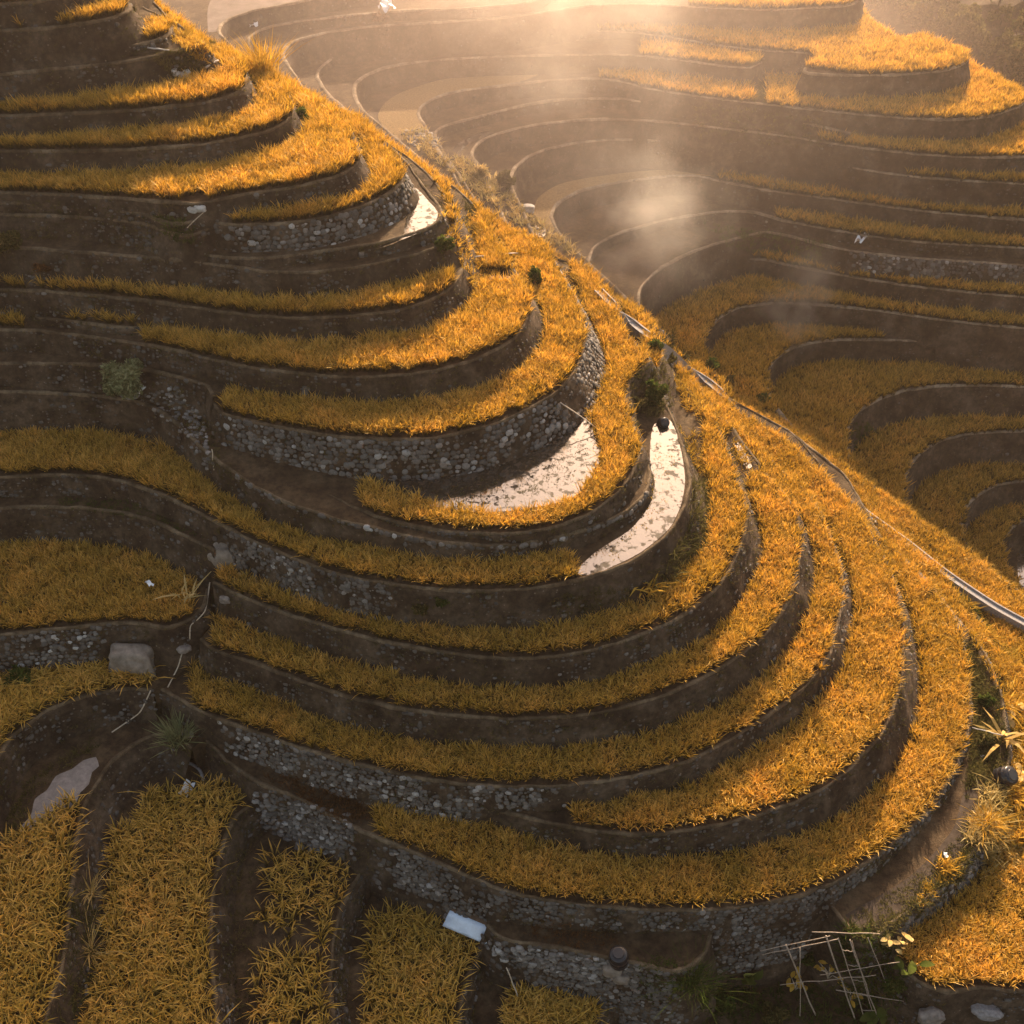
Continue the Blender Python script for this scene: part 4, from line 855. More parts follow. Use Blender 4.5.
patch([(975,790),(1024,780),(1024,870),(985,880)], 160, 1.1, 0.10, M['straw'], 'tall_grass', 'pale plumed reeds below the tilted drum', 'grass', seed=33)
# ------------------------------------------------------------------ stones lying about
def heap(name, poly, n, s, mat, label, cat, seed, kind=None, group=None):
    r = np.random.default_rng(seed); q = np.array(poly, float); P = []
    while len(P) < n:
        x, y = r.uniform(q[:, 0].min(), q[:, 0].max()), r.uniform(q[:, 1].min(), q[:, 1].max())
        if pip(q, np.array([x]), np.array([y]))[0]: P.append(surf(x, y)[:])
    P = np.array(P); sc = r.uniform(0.5, 1.2, (n, 1))*s*np.stack([r.uniform(.8, 1.3, n), r.uniform(.7, 1.1, n), r.uniform(.5, .8, n)], 1)
    Vv, Ff = blobs(P, sc, seed=seed); tone = np.repeat(r.beta(2, 2, n), len(ICO1))
    o = new_obj(name, np_mesh(name, Vv, [Ff], {'tone': tone}, smooth=True), [mat]); return tag(o, label, cat, group, kind)
heap('rubble', [(148,392),(175,385),(205,420),(215,470),(205,470),(180,430),(150,408)], 170, 0.17, M['stone'], 'loose grey rubble on the slope right of the round shrub', 'rubble', 31, 'stuff')
heap('rubble', [(250,790),(350,815),(352,855),(300,850),(262,825)], 260, 0.2, M['stone'], 'dark tumbled stones left of the pathway fork', 'rubble', 32, 'stuff')
heap('rubble', [(402,132),(420,128),(442,140),(436,148),(410,146)], 120, 0.28, M['stone'], 'grey stones beside the small pale pool beyond the ridge', 'rubble', 33, 'stuff')
heap('rubble', [(480,940),(640,965),(600,985),(500,960)], 260, 0.2, M['stone'], 'loose cobbles beneath the short wall near the black drum', 'rubble', 34, 'stuff')
0 and heap('rubble', [(860,20),(905,25),(960,45),(1010,75),(1030,88),(1030,70),(960,20),(900,-5)], 260, 0.7, M['stone'], 'pale boulders scattered on the hazy ravine slope', 'rubble', 35, 'stuff')
heap('rubble', [(488,277),(508,276),(510,281),(490,284)], 26, 0.24, M['stone'], 'short row of stone blocks across the nose', 'rubble', 36, 'stuff')
heap('rubble', [(395,850),(420,870),(450,895),(430,900),(400,875)], 60, 0.2, M['stone'], 'cobbles left of the blue tarp box', 'rubble', 37, 'stuff')
for i, (x, y, sx, sz, mt, lb) in enumerate([
    (136,668,1.75,1.45,'palerock','big squarish pale rock slab at the end of the left cobble wall'),
    (225,563,1.05,1.1,'palerock','pale squarish rock at the start of the rubble wall'),
    (193,211,0.4,0.22,'whiterock','flat white rock at the meeting of two upper rice fields'),
    (201,210,0.45,0.26,'whiterock','larger rounded white rock beside the flat white one'),
    (226,601,0.42,0.3,'rock','grey stone on the bank right of the thin hose'),
    (613,972,0.62,0.55,'palerock','tan boulder under the black drum, left one'),
    (622,980,0.55,0.5,'palerock','rounded tan boulder below the black drum, lower one'),
    (930,1018,0.9,0.75,'rock','round boulder at the bottom edge with a pale leaf beside it'),
    (985,1012,0.95,0.45,'concrete','squared grey stone block in the bottom right corner'),
    (186,736,0.5,0.35,'rock','grey stone above the spiky bush'),
    (526,211,1.0,0.5,'whiterock','pale flat boulder near the bright spot of water'),
    (184,650,0.5,0.3,'rock','dark stone in the gully below the path fork')]):
    p = surf(x, y); stone_obj('rock' if i not in (0, 8) else 'stone_block', p+Vector((0, 0, sz*0.5)), (sx, sx*0.62, sz), M[mt], lb, seed=60+i, rot=0.3*math.sin(i*3.1))
# ------------------------------------------------------------------ bushes and plants
B = [ # name, px, py, radius px, height factor, leaves, leaf size, mat, label
 ('round_shrub',131,396,26,0.85,5200,0.13,'sage','large round grey green shrub behind the pale sack'),
 ('dark_shrub',6,258,19,0.8,2200,0.14,'olive','dark olive shrub cut by the left edge'),
 ('low_shrub',44,270,12,0.4,900,0.10,'red','low purplish shrub beside the long straight rice strip'),
 ('dark_shrub',653,404,13,1.1,1500,0.13,'green','dark green shrub above the black tank on the ridge'),
 ('dark_shrub',534,290,8,1.6,900,0.12,'green','upright dark shrub in the sunlit rice near the stone blocks'),
 ('small_shrub',303,122,8,0.9,450,0.16,'green','small green shrub on the crest with two upright sprigs'),
 ('small_shrub',444,252,11,0.8,700,0.13,'green','green shrub at the end of the glinting upper water'),
 ('small_shrub',440,604,9,0.5,500,0.14,'green','bright green bush hanging on the dark earth wall'),
 ('small_shrub',420,612,9,0.5,420,0.13,'olive','duller bush left of the bright green one on the earth wall'),
 ('dark_shrub',655,352,10,0.7,600,0.14,'green','dark shrub left of the white puddle line on the crest'),
 ('dark_shrub',668,362,8,0.6,420,0.14,'olive','small olive shrub just right of the canal start'),
 ('dark_shrub',712,372,9,0.9,500,0.18,'green','dark shrub poking over the crest, first beside the bowl'),
 ('dark_shrub',728,384,8,0.7,400,0.18,'olive','olive shrub between two dark ones on the crest'),
 ('dark_shrub',762,404,8,0.8,400,0.18,'green','dark shrub near the left end of the tapering rice lobe'),
 ('sunlit_bush',480,178,9,0.8,500,0.2,'straw','bush beyond the ridge by the white twigs, coloured pale as sunlit'),  # sunlight on this bush is put into its pale leaf colour
 ('dark_shrub',507,188,10,0.9,600,0.2,'olive','brown green bush right of the white twigs'),
 ('low_shrub',380,22,8,0.6,300,0.25,'red','lilac brown shrub by the pale sheet on the far hill'),
 ('small_shrub',212,52,7,0.8,300,0.14,'olive','small scrubby bush on the crest, top left'),
 ('small_shrub',235,76,7,0.7,260,0.13,'red','rusty little bush at the broad field end, top left'),
 ('small_shrub',640,410,9,0.8,420,0.12,'olive','olive bush at the bend of the narrow path'),
 ('dark_shrub',722,1004,14,0.6,700,0.15,'green','dark bush in the gully between the big grass tuft and the leaf plant'),
 ('dark_shrub',775,1018,15,0.5,700,0.16,'olive','olive bush at the bottom edge left of the trellis posts'),
 ('dark_shrub',806,962,11,0.7,450,0.15,'green','small dark bush under the trellis rails'),
 ('dark_shrub',894,990,14,0.7,700,0.18,'green','dark leafy bush between the ladder and the bottom boulders'),
 ('golden_shrub',1012,845,13,0.7,600,0.2,'gold','golden leafy bush at the right edge below the drum'),
 ('dark_shrub',984,704,9,0.9,420,0.15,'green','green bush in the gap left of the drooping leaves'),
 ('dark_shrub',984,745,9,0.9,420,0.15,'olive','olive bush in the gap just above the tilted drum'),
 ('leafy_plant',22,682,14,0.6,420,0.30,'green','broad leaved green plant under the left cobble wall'),
]
for i, (nm, x, y, rp, hf, nl, ls, mt, lb) in enumerate(B):
    p = surf(x, y); r_ = rp*mpp(p); shrub(nm, p, (r_, r_*0.9, r_*hf), nl, ls, M[mt], lb, 'bush' if 'plant' not in nm else 'plant', seed=100+i, aspect=2.8 if mt != 'straw' else 4)
# trees on the hazy ravine slope
r = np.random.default_rng(5); FT = []
proto = None
for i in range(90):
    x = r.uniform(864, 1034); y = np.interp(x, [860, 900, 960, 1024], [2, 20, 46, 86])-r.uniform(0, 1)**1.6*70+1
    if y < -5: continue
    p = surf(x, y); s = r.uniform(1.4, 3.4)
    if proto is None or i % 6 == 0:
        proto = thing('ravine_tree', p, 'small hazy tree on the ravine slope, top right corner', 'tree', 'trees on the hazy ravine slope')
        pc, cc = cloud((1, 1, 0.9), 420, 400+i, 9); Vv, Ff, at = leaf_arrays(pc, 0.16, 400+i, 1.8)
        new_obj('crown', np_mesh('crown', Vv, [Ff], {'v': at}), [M['olive']], proto)
        tubes('trunk', [([(0, 0, -0.3), (0.03, 0, 0.5), (0, 0.03, 1.0)], [0.1, 0.07, 0.03])], M['bark'], proto, 5); t = proto
    else:
        t = proto.copy(); COL.objects.link(t)
        for ch in proto.children:
            c = ch.copy(); COL.objects.link(c); c.parent = t
    t.location = p; t.scale = (s, s, s*r.uniform(0.8, 1.3)); t.rotation_euler = (0, 0, r.uniform(0, 6))
# grass tufts as single things
G_ = [
 (178,742,1.75,240,0.075,'sage','spiky grey green bush at the fork of the gully',0.95,0.35,0.15,'spiky_bush'),
 (264,76,2.6,260,0.06,'gold','pale feathery clump standing on the crest, backlit',0.7,0.5,0.3,'feather_grass'),
 (648,590,1.5,34,0.20,'gold','orange broad bladed tuft below the crescent paddy',1.0,0.3,0.9,'broad_grass'),
 (668,582,1.6,26,0.16,'olive','long drooping tuft right of the orange one',1.0,0.3,0.9,'broad_grass'),
 (92,895,1.3,60,0.06,'straw','pale brush like tuft on the wide bank, upper of two',1.1,0.15,0.9,'feather_grass'),
 (92,955,1.5,60,0.06,'straw','pale brush like tuft on the wide bank, lower of two',1.1,0.15,0.9,'feather_grass'),
 (690,985,2.0,260,0.035,'green','big green grass tuft right of the black drum',0.9,0.35,0.5,'grass_tuft'),
 (946,868,0.9,90,0.07,'gold','round golden tuft growing in the mud pool',0.8,0.3,0.4,'grass_tuft'),
 (985,826,1.3,150,0.05,'gold','pale plume grass at the far end of the mud pool',0.9,0.3,0.6,'feather_grass'),
 (1010,800,1.9,60,0.17,'gold','broad golden leaves just below the dark drum at right',1.0,0.3,0.8,'broad_grass'),
 (1002,740,1.7,14,0.30,'straw','large pale dry leaves above the dark drum at right',1.0,0.2,0.8,'broad_grass'),
 (1006,706,1.7,40,0.16,'gold','golden leaves by the leaning rim at the right edge',1.0,0.3,0.8,'broad_grass'),
 (187,603,1.0,14,0.16,'straw','pale dried leaves lying on the large left rice field',2.2,0.3,0.9,'dry_leaves'),
 (345,268,0.6,30,0.05,'gold','',0.9,0.1,0.5,''),
 (492,180,1.6,14,0.10,'straw','twiggy clump beyond the ridge, coloured pale for the backlight',0.6,0.3,0.2,'backlit_twigs'),  # pale straw colour stands in for backlight on the twigs
]
for i, (x, y, h, nbl, wd, mt, lb, sp_, cl_, dr_, nm) in enumerate(G_):
    if not nm: continue
    dz = 0.75 if nm == 'dry_leaves' else 0
    tuft(nm, surf(x, y)+Vector((0, 0, dz)), h, nbl, wd, M[mt], lb, 'grass tuft' if 'grass' in nm else 'plant', sp_, cl_, dr_, 200+i)
# ------------------------------------------------------------------ man made things
import bmesh
def bm_obj(name, bm, mat, parent=None, smooth=False, bevel=0):
    if bevel: bmesh.ops.bevel(bm, geom=bm.edges[:]+bm.verts[:], offset=bevel, segments=2, affect='EDGES')
    me = bpy.data.meshes.new(name); bm.to_mesh(me); bm.free()
    for q in me.polygons: q.use_smooth = smooth
    return new_obj(name, me, [mat], parent)
def drum(p, r_, h, rot, label):
    t = thing('plastic_drum', p, label, 'drum'); t.rotation_euler = rot
    prof = [(0, 0), (0.9, 0), (1.0, 0.04), (0.97, 0.12), (1.0, 0.3), (1.04, 0.33), (1.0, 0.36), (1.0, 0.62), (1.04, 0.65), (1.0, 0.68), (0.97, 0.9), (0.9, 0.97), (0.62, 0.99)]
    sd = 28; V_ = []; F_ = []
    for a, b in prof:
        for q in range(sd): V_.append((a*r_*math.cos(2*PI*q/sd), a*r_*math.sin(2*PI*q/sd), b*h))
    F_ = [(i*sd+q, i*sd+(q+1) % sd, (i+1)*sd+(q+1) % sd, (i+1)*sd+q) for i in range(len(prof)-1) for q in range(sd)]
    new_obj('body', np_mesh('body', V_, [np.array(F_, np.int32)], smooth=True), [M['black']], t)
    bm = bmesh.new(); bmesh.ops.create_cone(bm, cap_ends=True, segments=sd, radius1=0.63*r_, radius2=0.58*r_, depth=0.06*h, matrix=Matrix.Translation((0, 0, h*1.01)))
    bm_obj('lid', bm, M['black'], t, bevel=0.01); return t
p = surf(619, 962); drum(p, 0.62, 1.3, (0.05, -0.1, 0), 'black plastic drum on tan boulders at the end of the short cobble wall')
p = surf(999, 778); drum(p, 0.72, 1.25, (0.35, 0.5, 0), 'black drum tilted among golden leaves at the right edge')
p = surf(661, 423); drum(p, 0.42, 0.8, (0.9, 0.2, 0.3), 'black tank lying at the head of the crescent water')
# tarpaulin covered box
p = surf(474, 925); t = thing('tarp_box', p, 'pale blue tarpaulin covered box with a brown lid beside the rice thicket', 'box'); t.rotation_euler = (0, 0, -0.42)
bm = bmesh.new(); L_, D_, H_ = 1.95, 0.95, 0.85
vs = [bm.verts.new(v) for v in [(-L_,-D_,0),(L_,-D_,0),(L_,D_,0),(-L_,D_,0),(-L_*0.9,-D_*0.35,H_*0.86),(L_*0.9,-D_*0.35,H_*0.95),(L_*0.92,D_*0.9,H_*1.02),(-L_*0.92,D_*0.9,H_*0.92)]]
for f in [(3,2,1,0),(4,5,6,7),(0,1,5,4),(1,2,6,5),(2,3,7,6),(3,0,4,7)]: bm.faces.new([vs[i] for i in f])
bmesh.ops.subdivide_edges(bm, edges=bm.edges[:], cuts=5, use_grid_fill=True)
for v in bm.verts:
    if v.co.z > 0.05: v.co += Vector((0.03*math.sin(v.co.x*7+v.co.z*9), 0.05*math.sin(v.co.x*5.3+1), 0.035*math.sin(v.co.x*6+v.co.y*5)))
bm_obj('tarpaulin', bm, M['tarp'], t, True)
bm = bmesh.new(); bmesh.ops.create_cube(bm, size=1, matrix=Matrix.Translation((0.05, D_*0.42, H_*1.02)) @ Matrix.Rotation(0.06, 4, 'X') @ Matrix.Diagonal((L_*1.86, D_*1.0, 0.07, 1)))
bm_obj('lid_board', bm, M['brownlid'], t, bevel=0.015)
bm = bmesh.new()
for sx in (-1, 1):
    bm = bmesh.new(); bmesh.ops.create_cube(bm, size=1, matrix=Matrix.Translation((sx*L_*1.03, -D_*0.2, 0.12)) @ Matrix.Diagonal((0.28, 0.5, 0.24, 1)))
    bm_obj('weight_stone', bm, M['rock'], t, bevel=0.05)
# pale sack with a tied neck
p = surf(131, 398); t = thing('plastic_sack', p, 'pale bluish plastic sack with a tied white neck by the round shrub', 'sack')
v, f = ICO3; q = v*np.array([0.8, 0.5, 0.42])*(1+0.08*np.sin(v[:, :1]*7)*np.cos(v[:, 1:2]*6)); q[:, 2] += 0.38
new_obj('sack_body', np_mesh('sack_body', q, [f], smooth=True), [M['concrete']], t)
tubes('tied_neck', [([(0.65, 0, 0.5), (0.85, 0.02, 0.72), (0.98, 0.04, 0.85), (1.15, 0.0, 1.15)], [0.22, 0.09, 0.16, 0.28])], M['white'], t, 8)
# scraps of sheet
def scrap(px, py, w_, h_, label, mat='white', dz=0.05, name='plastic_scrap', seed=1):
    r = np.random.default_rng(seed); n = 7; p = surf(px, py)
    g = np.array([[(i/n-0.5)*w_, (j/n-0.5)*h_, 0.18*w_*math.sin(i*1.1+seed)*math.cos(j*0.9)] for j in range(n+1) for i in range(n+1)]) + r.normal(0, 0.03*w_, ((n+1)**2, 3))
    g[:, 2] -= g[:, 2].min(); g2 = g.copy(); g2[:, 2] += 0.012
    a = lambda i, j, o: o+j*(n+1)+i; m_ = len(g)
    F_ = [(a(i,j,m_), a(i+1,j,m_), a(i+1,j+1,m_), a(i,j+1,m_)) for i in range(n) for j in range(n)]+[(a(i,j,0), a(i,j+1,0), a(i+1,j+1,0), a(i+1,j,0)) for i in range(n) for j in range(n)]
    o = new_obj(name, np_mesh(name, np.vstack([g, g2]), [np.array(F_, np.int32)], smooth=True), [M[mat]]); o.location = p+Vector((0, 0, dz)); o.rotation_euler = (0.25, 0, seed*1.3); return tag(o, label, 'scrap')
scrap(187, 791, 1.25, 0.75, 'small bluish white plastic scrap at the head of the rice column', seed=1)
scrap(152, 593, 0.7, 0.35, 'tiny white scrap lying on the large left rice field', dz=0.85, seed=2)
scrap(863, 242, 2.2, 1.0, 'white sheet lying on a bank across the valley', dz=0.2, name='white_sheet', seed=3)
scrap(388, 10, 2.6, 1.5, 'pale sheet on the far hill at the top of the photo', dz=0.2, name='white_sheet', seed=4)
scrap(254, 26, 1.0, 0.8, 'white scrap on the far mud terrace, top left', dz=0.1, seed=5)
scrap(945, 856, 0.4, 0.3, 'white scrap on the mud pool', seed=6)
scrap(982, 757, 0.3, 0.3, 'tiny pale scrap left of the tilted drum', seed=7)
# sticks, poles and hoses
def line(px_pts, r_, mat, name, label, cat, lift=0.08, sag=None, wob=0.0):
    pts = []
    for k_, (x, y) in enumerate(px_pts):
        q = surf(x, y); pts.append((q.x, q.y, q.z+lift))
    P = np.array(pts); c = catmull(P, 0.25); o = tubes(name, [(c, r_)], M[mat], None, 6); return tag(o, label, cat)
line([(210,583),(208,598),(205,612),(198,620),(191,626),(190,640)], 0.045, 'palewood', 'water_hose', 'thin pale hose running down the gully below the rubble wall', 'hose')
line([(182,655),(178,668),(172,680),(168,688)], 0.05, 'palewood', 'water_hose', 'short straight length of hose above the arched terraces', 'hose')
line([(151,691),(146,702),(140,713),(128,722),(112,733)], 0.05, 'palewood', 'water_hose', 'crooked pale hose hanging over the arched dark wall', 'hose')
line([(205,212),(190,226),(180,238)], 0.04, 'palewood', 'water_hose', 'thin line down the notch below the white rocks', 'hose')
def pole(p0, p1, r_, mat, name, label, cat='pole'):
    P = np.linspace(np.array(p0[:]), np.array(p1[:]), 7); P[1:-1] += rng.normal(0, 0.02, (5, 3)); return tag(tubes(name, [(P, np.linspace(r_, r_*0.75, 7))], M[mat], None, 7), label, cat)
a = surf(520, 1002); pole(a, a+Vector((-0.9, 0.7, 3.4)), 0.05, 'palewood', 'leaning_pole', 'thin pale pole leaning over the small bottom rice patch')
a = surf(1000, 742); pole(a+Vector((0,0,0.8)), a+Vector((-2.4, 0.3, 1.4)), 0.045, 'whiterock', 'leaning_pole', 'thin white stick pointing left above the tilted drum')
a = surf(214, 470); pole(a, a+Vector((0.15, 0.1, 1.9)), 0.05, 'palewood', 'forked_stick', 'upright forked stick at the left foot of the great cobble wall')
a = surf(588, 408)+Vector((0, 0, .2)); b_ = surf(590, 432)+Vector((0.6, 0, 0.3)); pole(surf(560, 405)+Vector((0,0,.25)), b_, 0.05, 'palewood', 'bamboo_spout', 'bamboo spout crossing the right end of the great cobble wall', 'spout')
pole(surf(603, 545)+Vector((0,0,.6)), surf(632, 478)+Vector((0,0,.5)), 0.04, 'palewood', 'bamboo_spout', 'thin bamboo laid across the capstone wall', 'spout') if False else None
pole(surf(475, 262)+Vector((0,0,.5)), surf(518, 258)+Vector((0,0,.5)), 0.06, 'whiterock', 'pale_branch', 'pale branch lying above the stone block row', 'branch')
pole(surf(148, 50)+Vector((0,0,.2)), surf(170, 54)+Vector((0,0,.3)), 0.07, 'whiterock', 'pale_branch', 'pale branch under the hooked path, top left', 'branch')
pole(surf(206, 70)+Vector((0,0,.2)), surf(219, 64)+Vector((0,0,.3)), 0.09, 'whiterock', 'pale_branch', 'short pale branch at the end of the broad glowing field', 'branch')
heap('rock_pile', [(170,70),(188,72),(188,76),(174,76)], 12, 0.3, M['whiterock'], 'little pile of pale stones above the broad glowing field', 'rock pile', 41)
heap('rubble', [(655,322),(668,330),(678,340),(668,338)], 20, 0.16, M['whiterock'], 'pale stones along the crest path', 'rubble', 42, 'stuff')
# curved concrete edging by the scrap
line([(183,764),(192,765),(200,771),(204,781)], 0.12, 'concrete', 'curved_edging', 'short curved pale edging beside the small white scrap', 'edging', 0.1)
# grey channel along the crest
cpx = catmull([(600,296),(622,318),(645,338),(667,352),(690,372),(719,394),(737,412),(768,430),(800,449),(823,473),(843,493),(865,512),(908,543),(943,571),(975,593),(998,608),(1024,622),(1060,642),(1100,665)], 5)
CP3 = unproj(cpx[:, 0]-1, cpx[:, 1]+1, Plane(S['M23']['zf'].a+1.0))
CP3 = np.array([(np.array(surf(x-2, y+1)[:])+np.array([0,0,0.6])) if x < 737 else q for (x, y), q in zip(cpx, CP3)]); 
for _ in range(6): CP3[1:-1] = (CP3[:-2]+CP3[1:-1]*2+CP3[2:])/4
tg = np.gradient(CP3, axis=0); nn = np.stack([tg[:, 1], -tg[:, 0], 0*tg[:, 0]], 1); nn /= np.linalg.norm(nn, axis=1)[:, None]
pr = [(-0.42, -1.6), (-0.42, 0.22), (-0.30, 0.22), (-0.28, 0.06), (0.28, 0.06), (0.30, 0.22), (0.42, 0.22), (0.42, -1.6)]
R_ = np.stack([CP3+nn*a+np.array([0, 0, b]) for a, b in pr], 1); m_, k_ = R_.shape[:2]; idx = np.arange(m_*k_).reshape(m_, k_)
qf = np.stack([idx[:-1, :-1], idx[1:, :-1], idx[1:, 1:], idx[:-1, 1:]], -1).reshape(-1, 4).astype(np.int32)
o = new_obj('irrigation_channel', np_mesh('irrigation_channel', R_.reshape(-1, 3), [qf[:, ::-1]]), [M['concrete']]); tag(o, 'narrow grey concrete channel running down the ridge crest', 'channel')
# bamboo trellis in the gully
p = surf(848, 1010); t = thing('bamboo_trellis', p, 'grey bamboo trellis with a slanting ladder in the bottom right gully', 'trellis')
def away(px, py, dist_like, dz=0.0):
    """point on the line of sight at the depth of p"""
    d = ray(px, py); s = dist_like.y/d[1]; return Vector((s*d[0], s*d[1], CAMZ+s*d[2]+dz))
def bar(a, b, dya, dyb, r_=0.045, nm='pole'):
    A_ = away(*a, Vector((0, p.y+dya-1.2, 0)))-p; B_ = away(*b, Vector((0, p.y+dyb-1.2, 0)))-p
    P = np.linspace(np.array(A_[:]), np.array(B_[:]), 8); P[1:-1] += rng.normal(0, 0.02, (6, 3)); tubes(nm, [(P, r_)], M['bamboo'], t, 6)
bar((760,951),(830,936), 2.2, 2.0, 0.03, 'rail'); bar((762,955),(838,939), 2.0, 1.8, 0.03, 'rail'); bar((786,945),(826,1040), 2.0, 0.4, 0.06)
bar((826,936),(862,1040), 2.0, 0.2, 0.06); bar((838,938),(872,1040), 2.0, 0.2, 0.04); bar((850,940),(884,1036), 2.0, 0.2, 0.045); bar((812,932),(880,934), 2.2, 2.4, 0.03, 'rail'); bar((852,941),(872,1010), 2.1, 0.5, 0.03)
bar((800,948),(800,1030), 1.6, 0.6, 0.035); bar((868,938),(905,1030), 2.4, 0.6, 0.035); bar((820,975),(900,962), 1.2, 1.4, 0.025, 'rail'); bar((780,985),(876,975), 0.9, 1.0, 0.025, 'rail'); bar((836,990),(925,1005), 0.6, 0.6, 0.03, 'rail')
for q_ in range(6):
    f_ = 0.12+q_*0.15; bar((838+34*f_, 938+100*f_), (850+34*f_, 940+98*f_), 2.0-1.8*f_, 2.0-1.8*f_, 0.025, 'rung')
# large leaves
def leaf_blade(name, L_, W_, mat, parent=None, curl=0.25):
    n = 10; V_ = []; 
    for i in range(n+1):
        s = i/n; wd = W_*math.sin(PI*min(1, s*0.92+0.05))**0.75/2; z = L_*s*(1-0.15*s); y = -curl*L_*s*s
        V_ += [(-wd, y+0.12*wd, z), (0, y-0.1*wd, z), (wd, y+0.12*wd, z)]
    F_ = [(3*i+j, 3*i+j+1, 3*i+j+4, 3*i+j+3) for i in range(n) for j in range(2)]
    at = np.tile(np.array([0.5, 0.7, 0.7]), (len(V_), 1)); at[:, 1] = np.linspace(0.4, 0.9, len(V_)); return new_obj(name, np_mesh(name, V_, [np.array(F_, np.int32)], {'v': at}, smooth=True), [mat], parent)
p = surf(748, 985); t = thing('big_leaf_plant', p, 'plant with one tall yellow green leaf left of the trellis', 'plant')
for k_, (dx, rz, tilt, L_, mt) in enumerate([(-0.35, 0.1, -0.05, 2.3, 'bigleaf'), (-0.75, 0.7, 0.5, 1.9, 'green'), (0.15, -0.6, 0.5, 2.0, 'green'), (0.3, 2.4, 0.7, 1.6, 'green')]):
    if mt == 'bigleaf' and 'bigleaf' not in M: M['bigleaf'] = mat_leaf('yellow_green_leaf', (0.16,0.19,0.05), (0.26,0.28,0.08), (0.34,0.34,0.12))
    lf = leaf_blade('leaf', L_*0.75, 0.85 if k_ == 0 else 0.9, M[mt], t); lf.location = (dx*0.6, 0, 0.9); lf.rotation_euler = (tilt, 0.15*(-1)**k_, rz)
tubes('stem', [([(0, 0, -0.1), (-0.1, 0, 0.5), (-0.2, 0, 1.0)], 0.05), ([(0.2, 0, -0.3), (0.1, 0, 0.4), (0, 0, 1.0)], 0.04)], M['bark'], t, 6)
def leafy(name, px, py, n, sz, mat, label, r_, hgt, seed, cat='plant', lift=0.0):
    p = surf(px, py)+Vector((0, 0, lift)); t = thing(name, p, label, cat); r = np.random.default_rng(seed); paths = []
    for q in range(n):
        a = r.uniform(0, 6.28); rr = r_*r.uniform(0.3, 1); tip = np.array([rr*math.cos(a), rr*math.sin(a), hgt*r.uniform(0.5, 1)])
        paths.append(([(0, 0, -0.1), tuple(tip*np.array([.4, .4, .7])), tuple(tip)], 0.025)); lf = leaf_blade('leaf', sz*r.uniform(0.7, 1.2), sz*0.55, M[mat], t, 0.5); lf.location = tip; lf.rotation_euler = (r.uniform(0.5, 1.9), 0, r.uniform(0, 6.28))
    tubes('stem', paths, M['bark'] if mat != 'gold' else M['palewood'], t, 5); return t
leafy('squash_vine', 795, 990, 12, 0.55, 'gold', 'yellow leaves of a vine left of the ladder, nearest the big leaf', 0.7, 1.2, 1)
leafy('squash_vine', 828, 978, 12, 0.5, 'gold', 'yellow vine leaves in the middle of the trellis', 1.0, 1.4, 2)
leafy('squash_vine', 850, 998, 10, 0.55, 'gold', 'yellow vine leaves across the slanting ladder', 0.7, 1.2, 3)
leafy('orange_leaf_plant', 893, 955, 14, 0.6, 'straw', 'bright orange leaves on curved stems above the trellis', 0.9, 2.3, 4)
leafy('taro_plant', 870, 1012, 9, 1.15, 'green', 'dull green broad leaves right of the ladder foot', 0.9, 0.9, 5)
leafy('taro_plant', 905, 972, 7, 0.9, 'green', 'dark broad leaves under the orange leaf plant', 0.8, 1.0, 6)
leafy('dry_leaf_plant', 1012, 718, 9, 1.0, 'straw', 'pale drooping leaves at the right edge above the tilted drum', 1.0, 1.3, 7)
leafy('dry_leaf_plant', 1016, 785, 12, 0.9, 'straw', 'pale drooping leaves right of the tilted drum', 1.1, 1.4, 8)
# ------------------------------------------------------------------ drifting mist
def mist(px, py, rx, ry, rz, dens, label, seed):
    p = surf(px, py)+Vector((0, 0, rz*0.7)); v, f = ICO3
    o = new_obj('mist', np_mesh('mist', v, [f], smooth=True), []); o.location = p; o.scale = (rx, ry, rz); tag(o, label, 'mist', kind='stuff')
    m = bpy.data.materials.new('mist_air'); m.use_nodes = True; nt = m.node_tree; nt.nodes.clear(); out = nt.nodes.new('ShaderNodeOutputMaterial'); pv = nt.nodes.new('ShaderNodeVolumePrincipled')
    pv.inputs['Color'].default_value = (1, 0.97, 0.95, 1); pv.inputs['Anisotropy'].default_value = 0.65
    tc = nt.nodes.new('ShaderNodeTexCoord'); ln = nt.nodes.new('ShaderNodeVectorMath'); ln.operation = 'LENGTH'; nt.links.new(tc.outputs['Object'], ln.inputs[0])
    nz = nt.nodes.new('ShaderNodeTexNoise'); nz.inputs['Scale'].default_value = 1.7; nz.inputs['Detail'].default_value = 4; nz.inputs['Roughness'].default_value = 0.6
    mp = nt.nodes.new('ShaderNodeMapping'); mp.inputs['Location'].default_value = (seed, seed*2, 0); nt.links.new(tc.outputs['Object'], mp.inputs[0]); nt.links.new(mp.outputs[0], nz.inputs['Vector'])
    f1 = nt.nodes.new('ShaderNodeMapRange'); f1.interpolation_type = 'SMOOTHSTEP'; f1.inputs[1].default_value = 1.0; f1.inputs[2].default_value = 0.1; f1.inputs[3].default_value = 0; f1.inputs[4].default_value = 1; nt.links.new(ln.outputs['Value'], f1.inputs[0])
    f2 = nt.nodes.new('ShaderNodeMapRange'); f2.inputs[1].default_value = 0.45; f2.inputs[2].default_value = 0.68; nt.links.new(nz.outputs['Fac'], f2.inputs[0])
    a = nt.nodes.new('ShaderNodeMath'); a.operation = 'MULTIPLY'; nt.links.new(f1.outputs[0], a.inputs[0]); nt.links.new(f2.outputs[0], a.inputs[1])
    b = nt.nodes.new('ShaderNodeMath'); b.operation = 'MULTIPLY'; b.inputs[1].default_value = dens; nt.links.new(a.outputs[0], b.inputs[0]); nt.links.new(b.outputs[0], pv.inputs['Density']); nt.links.new(pv.outputs[0], out.inputs['Volume'])
    o.data.materials.append(m)
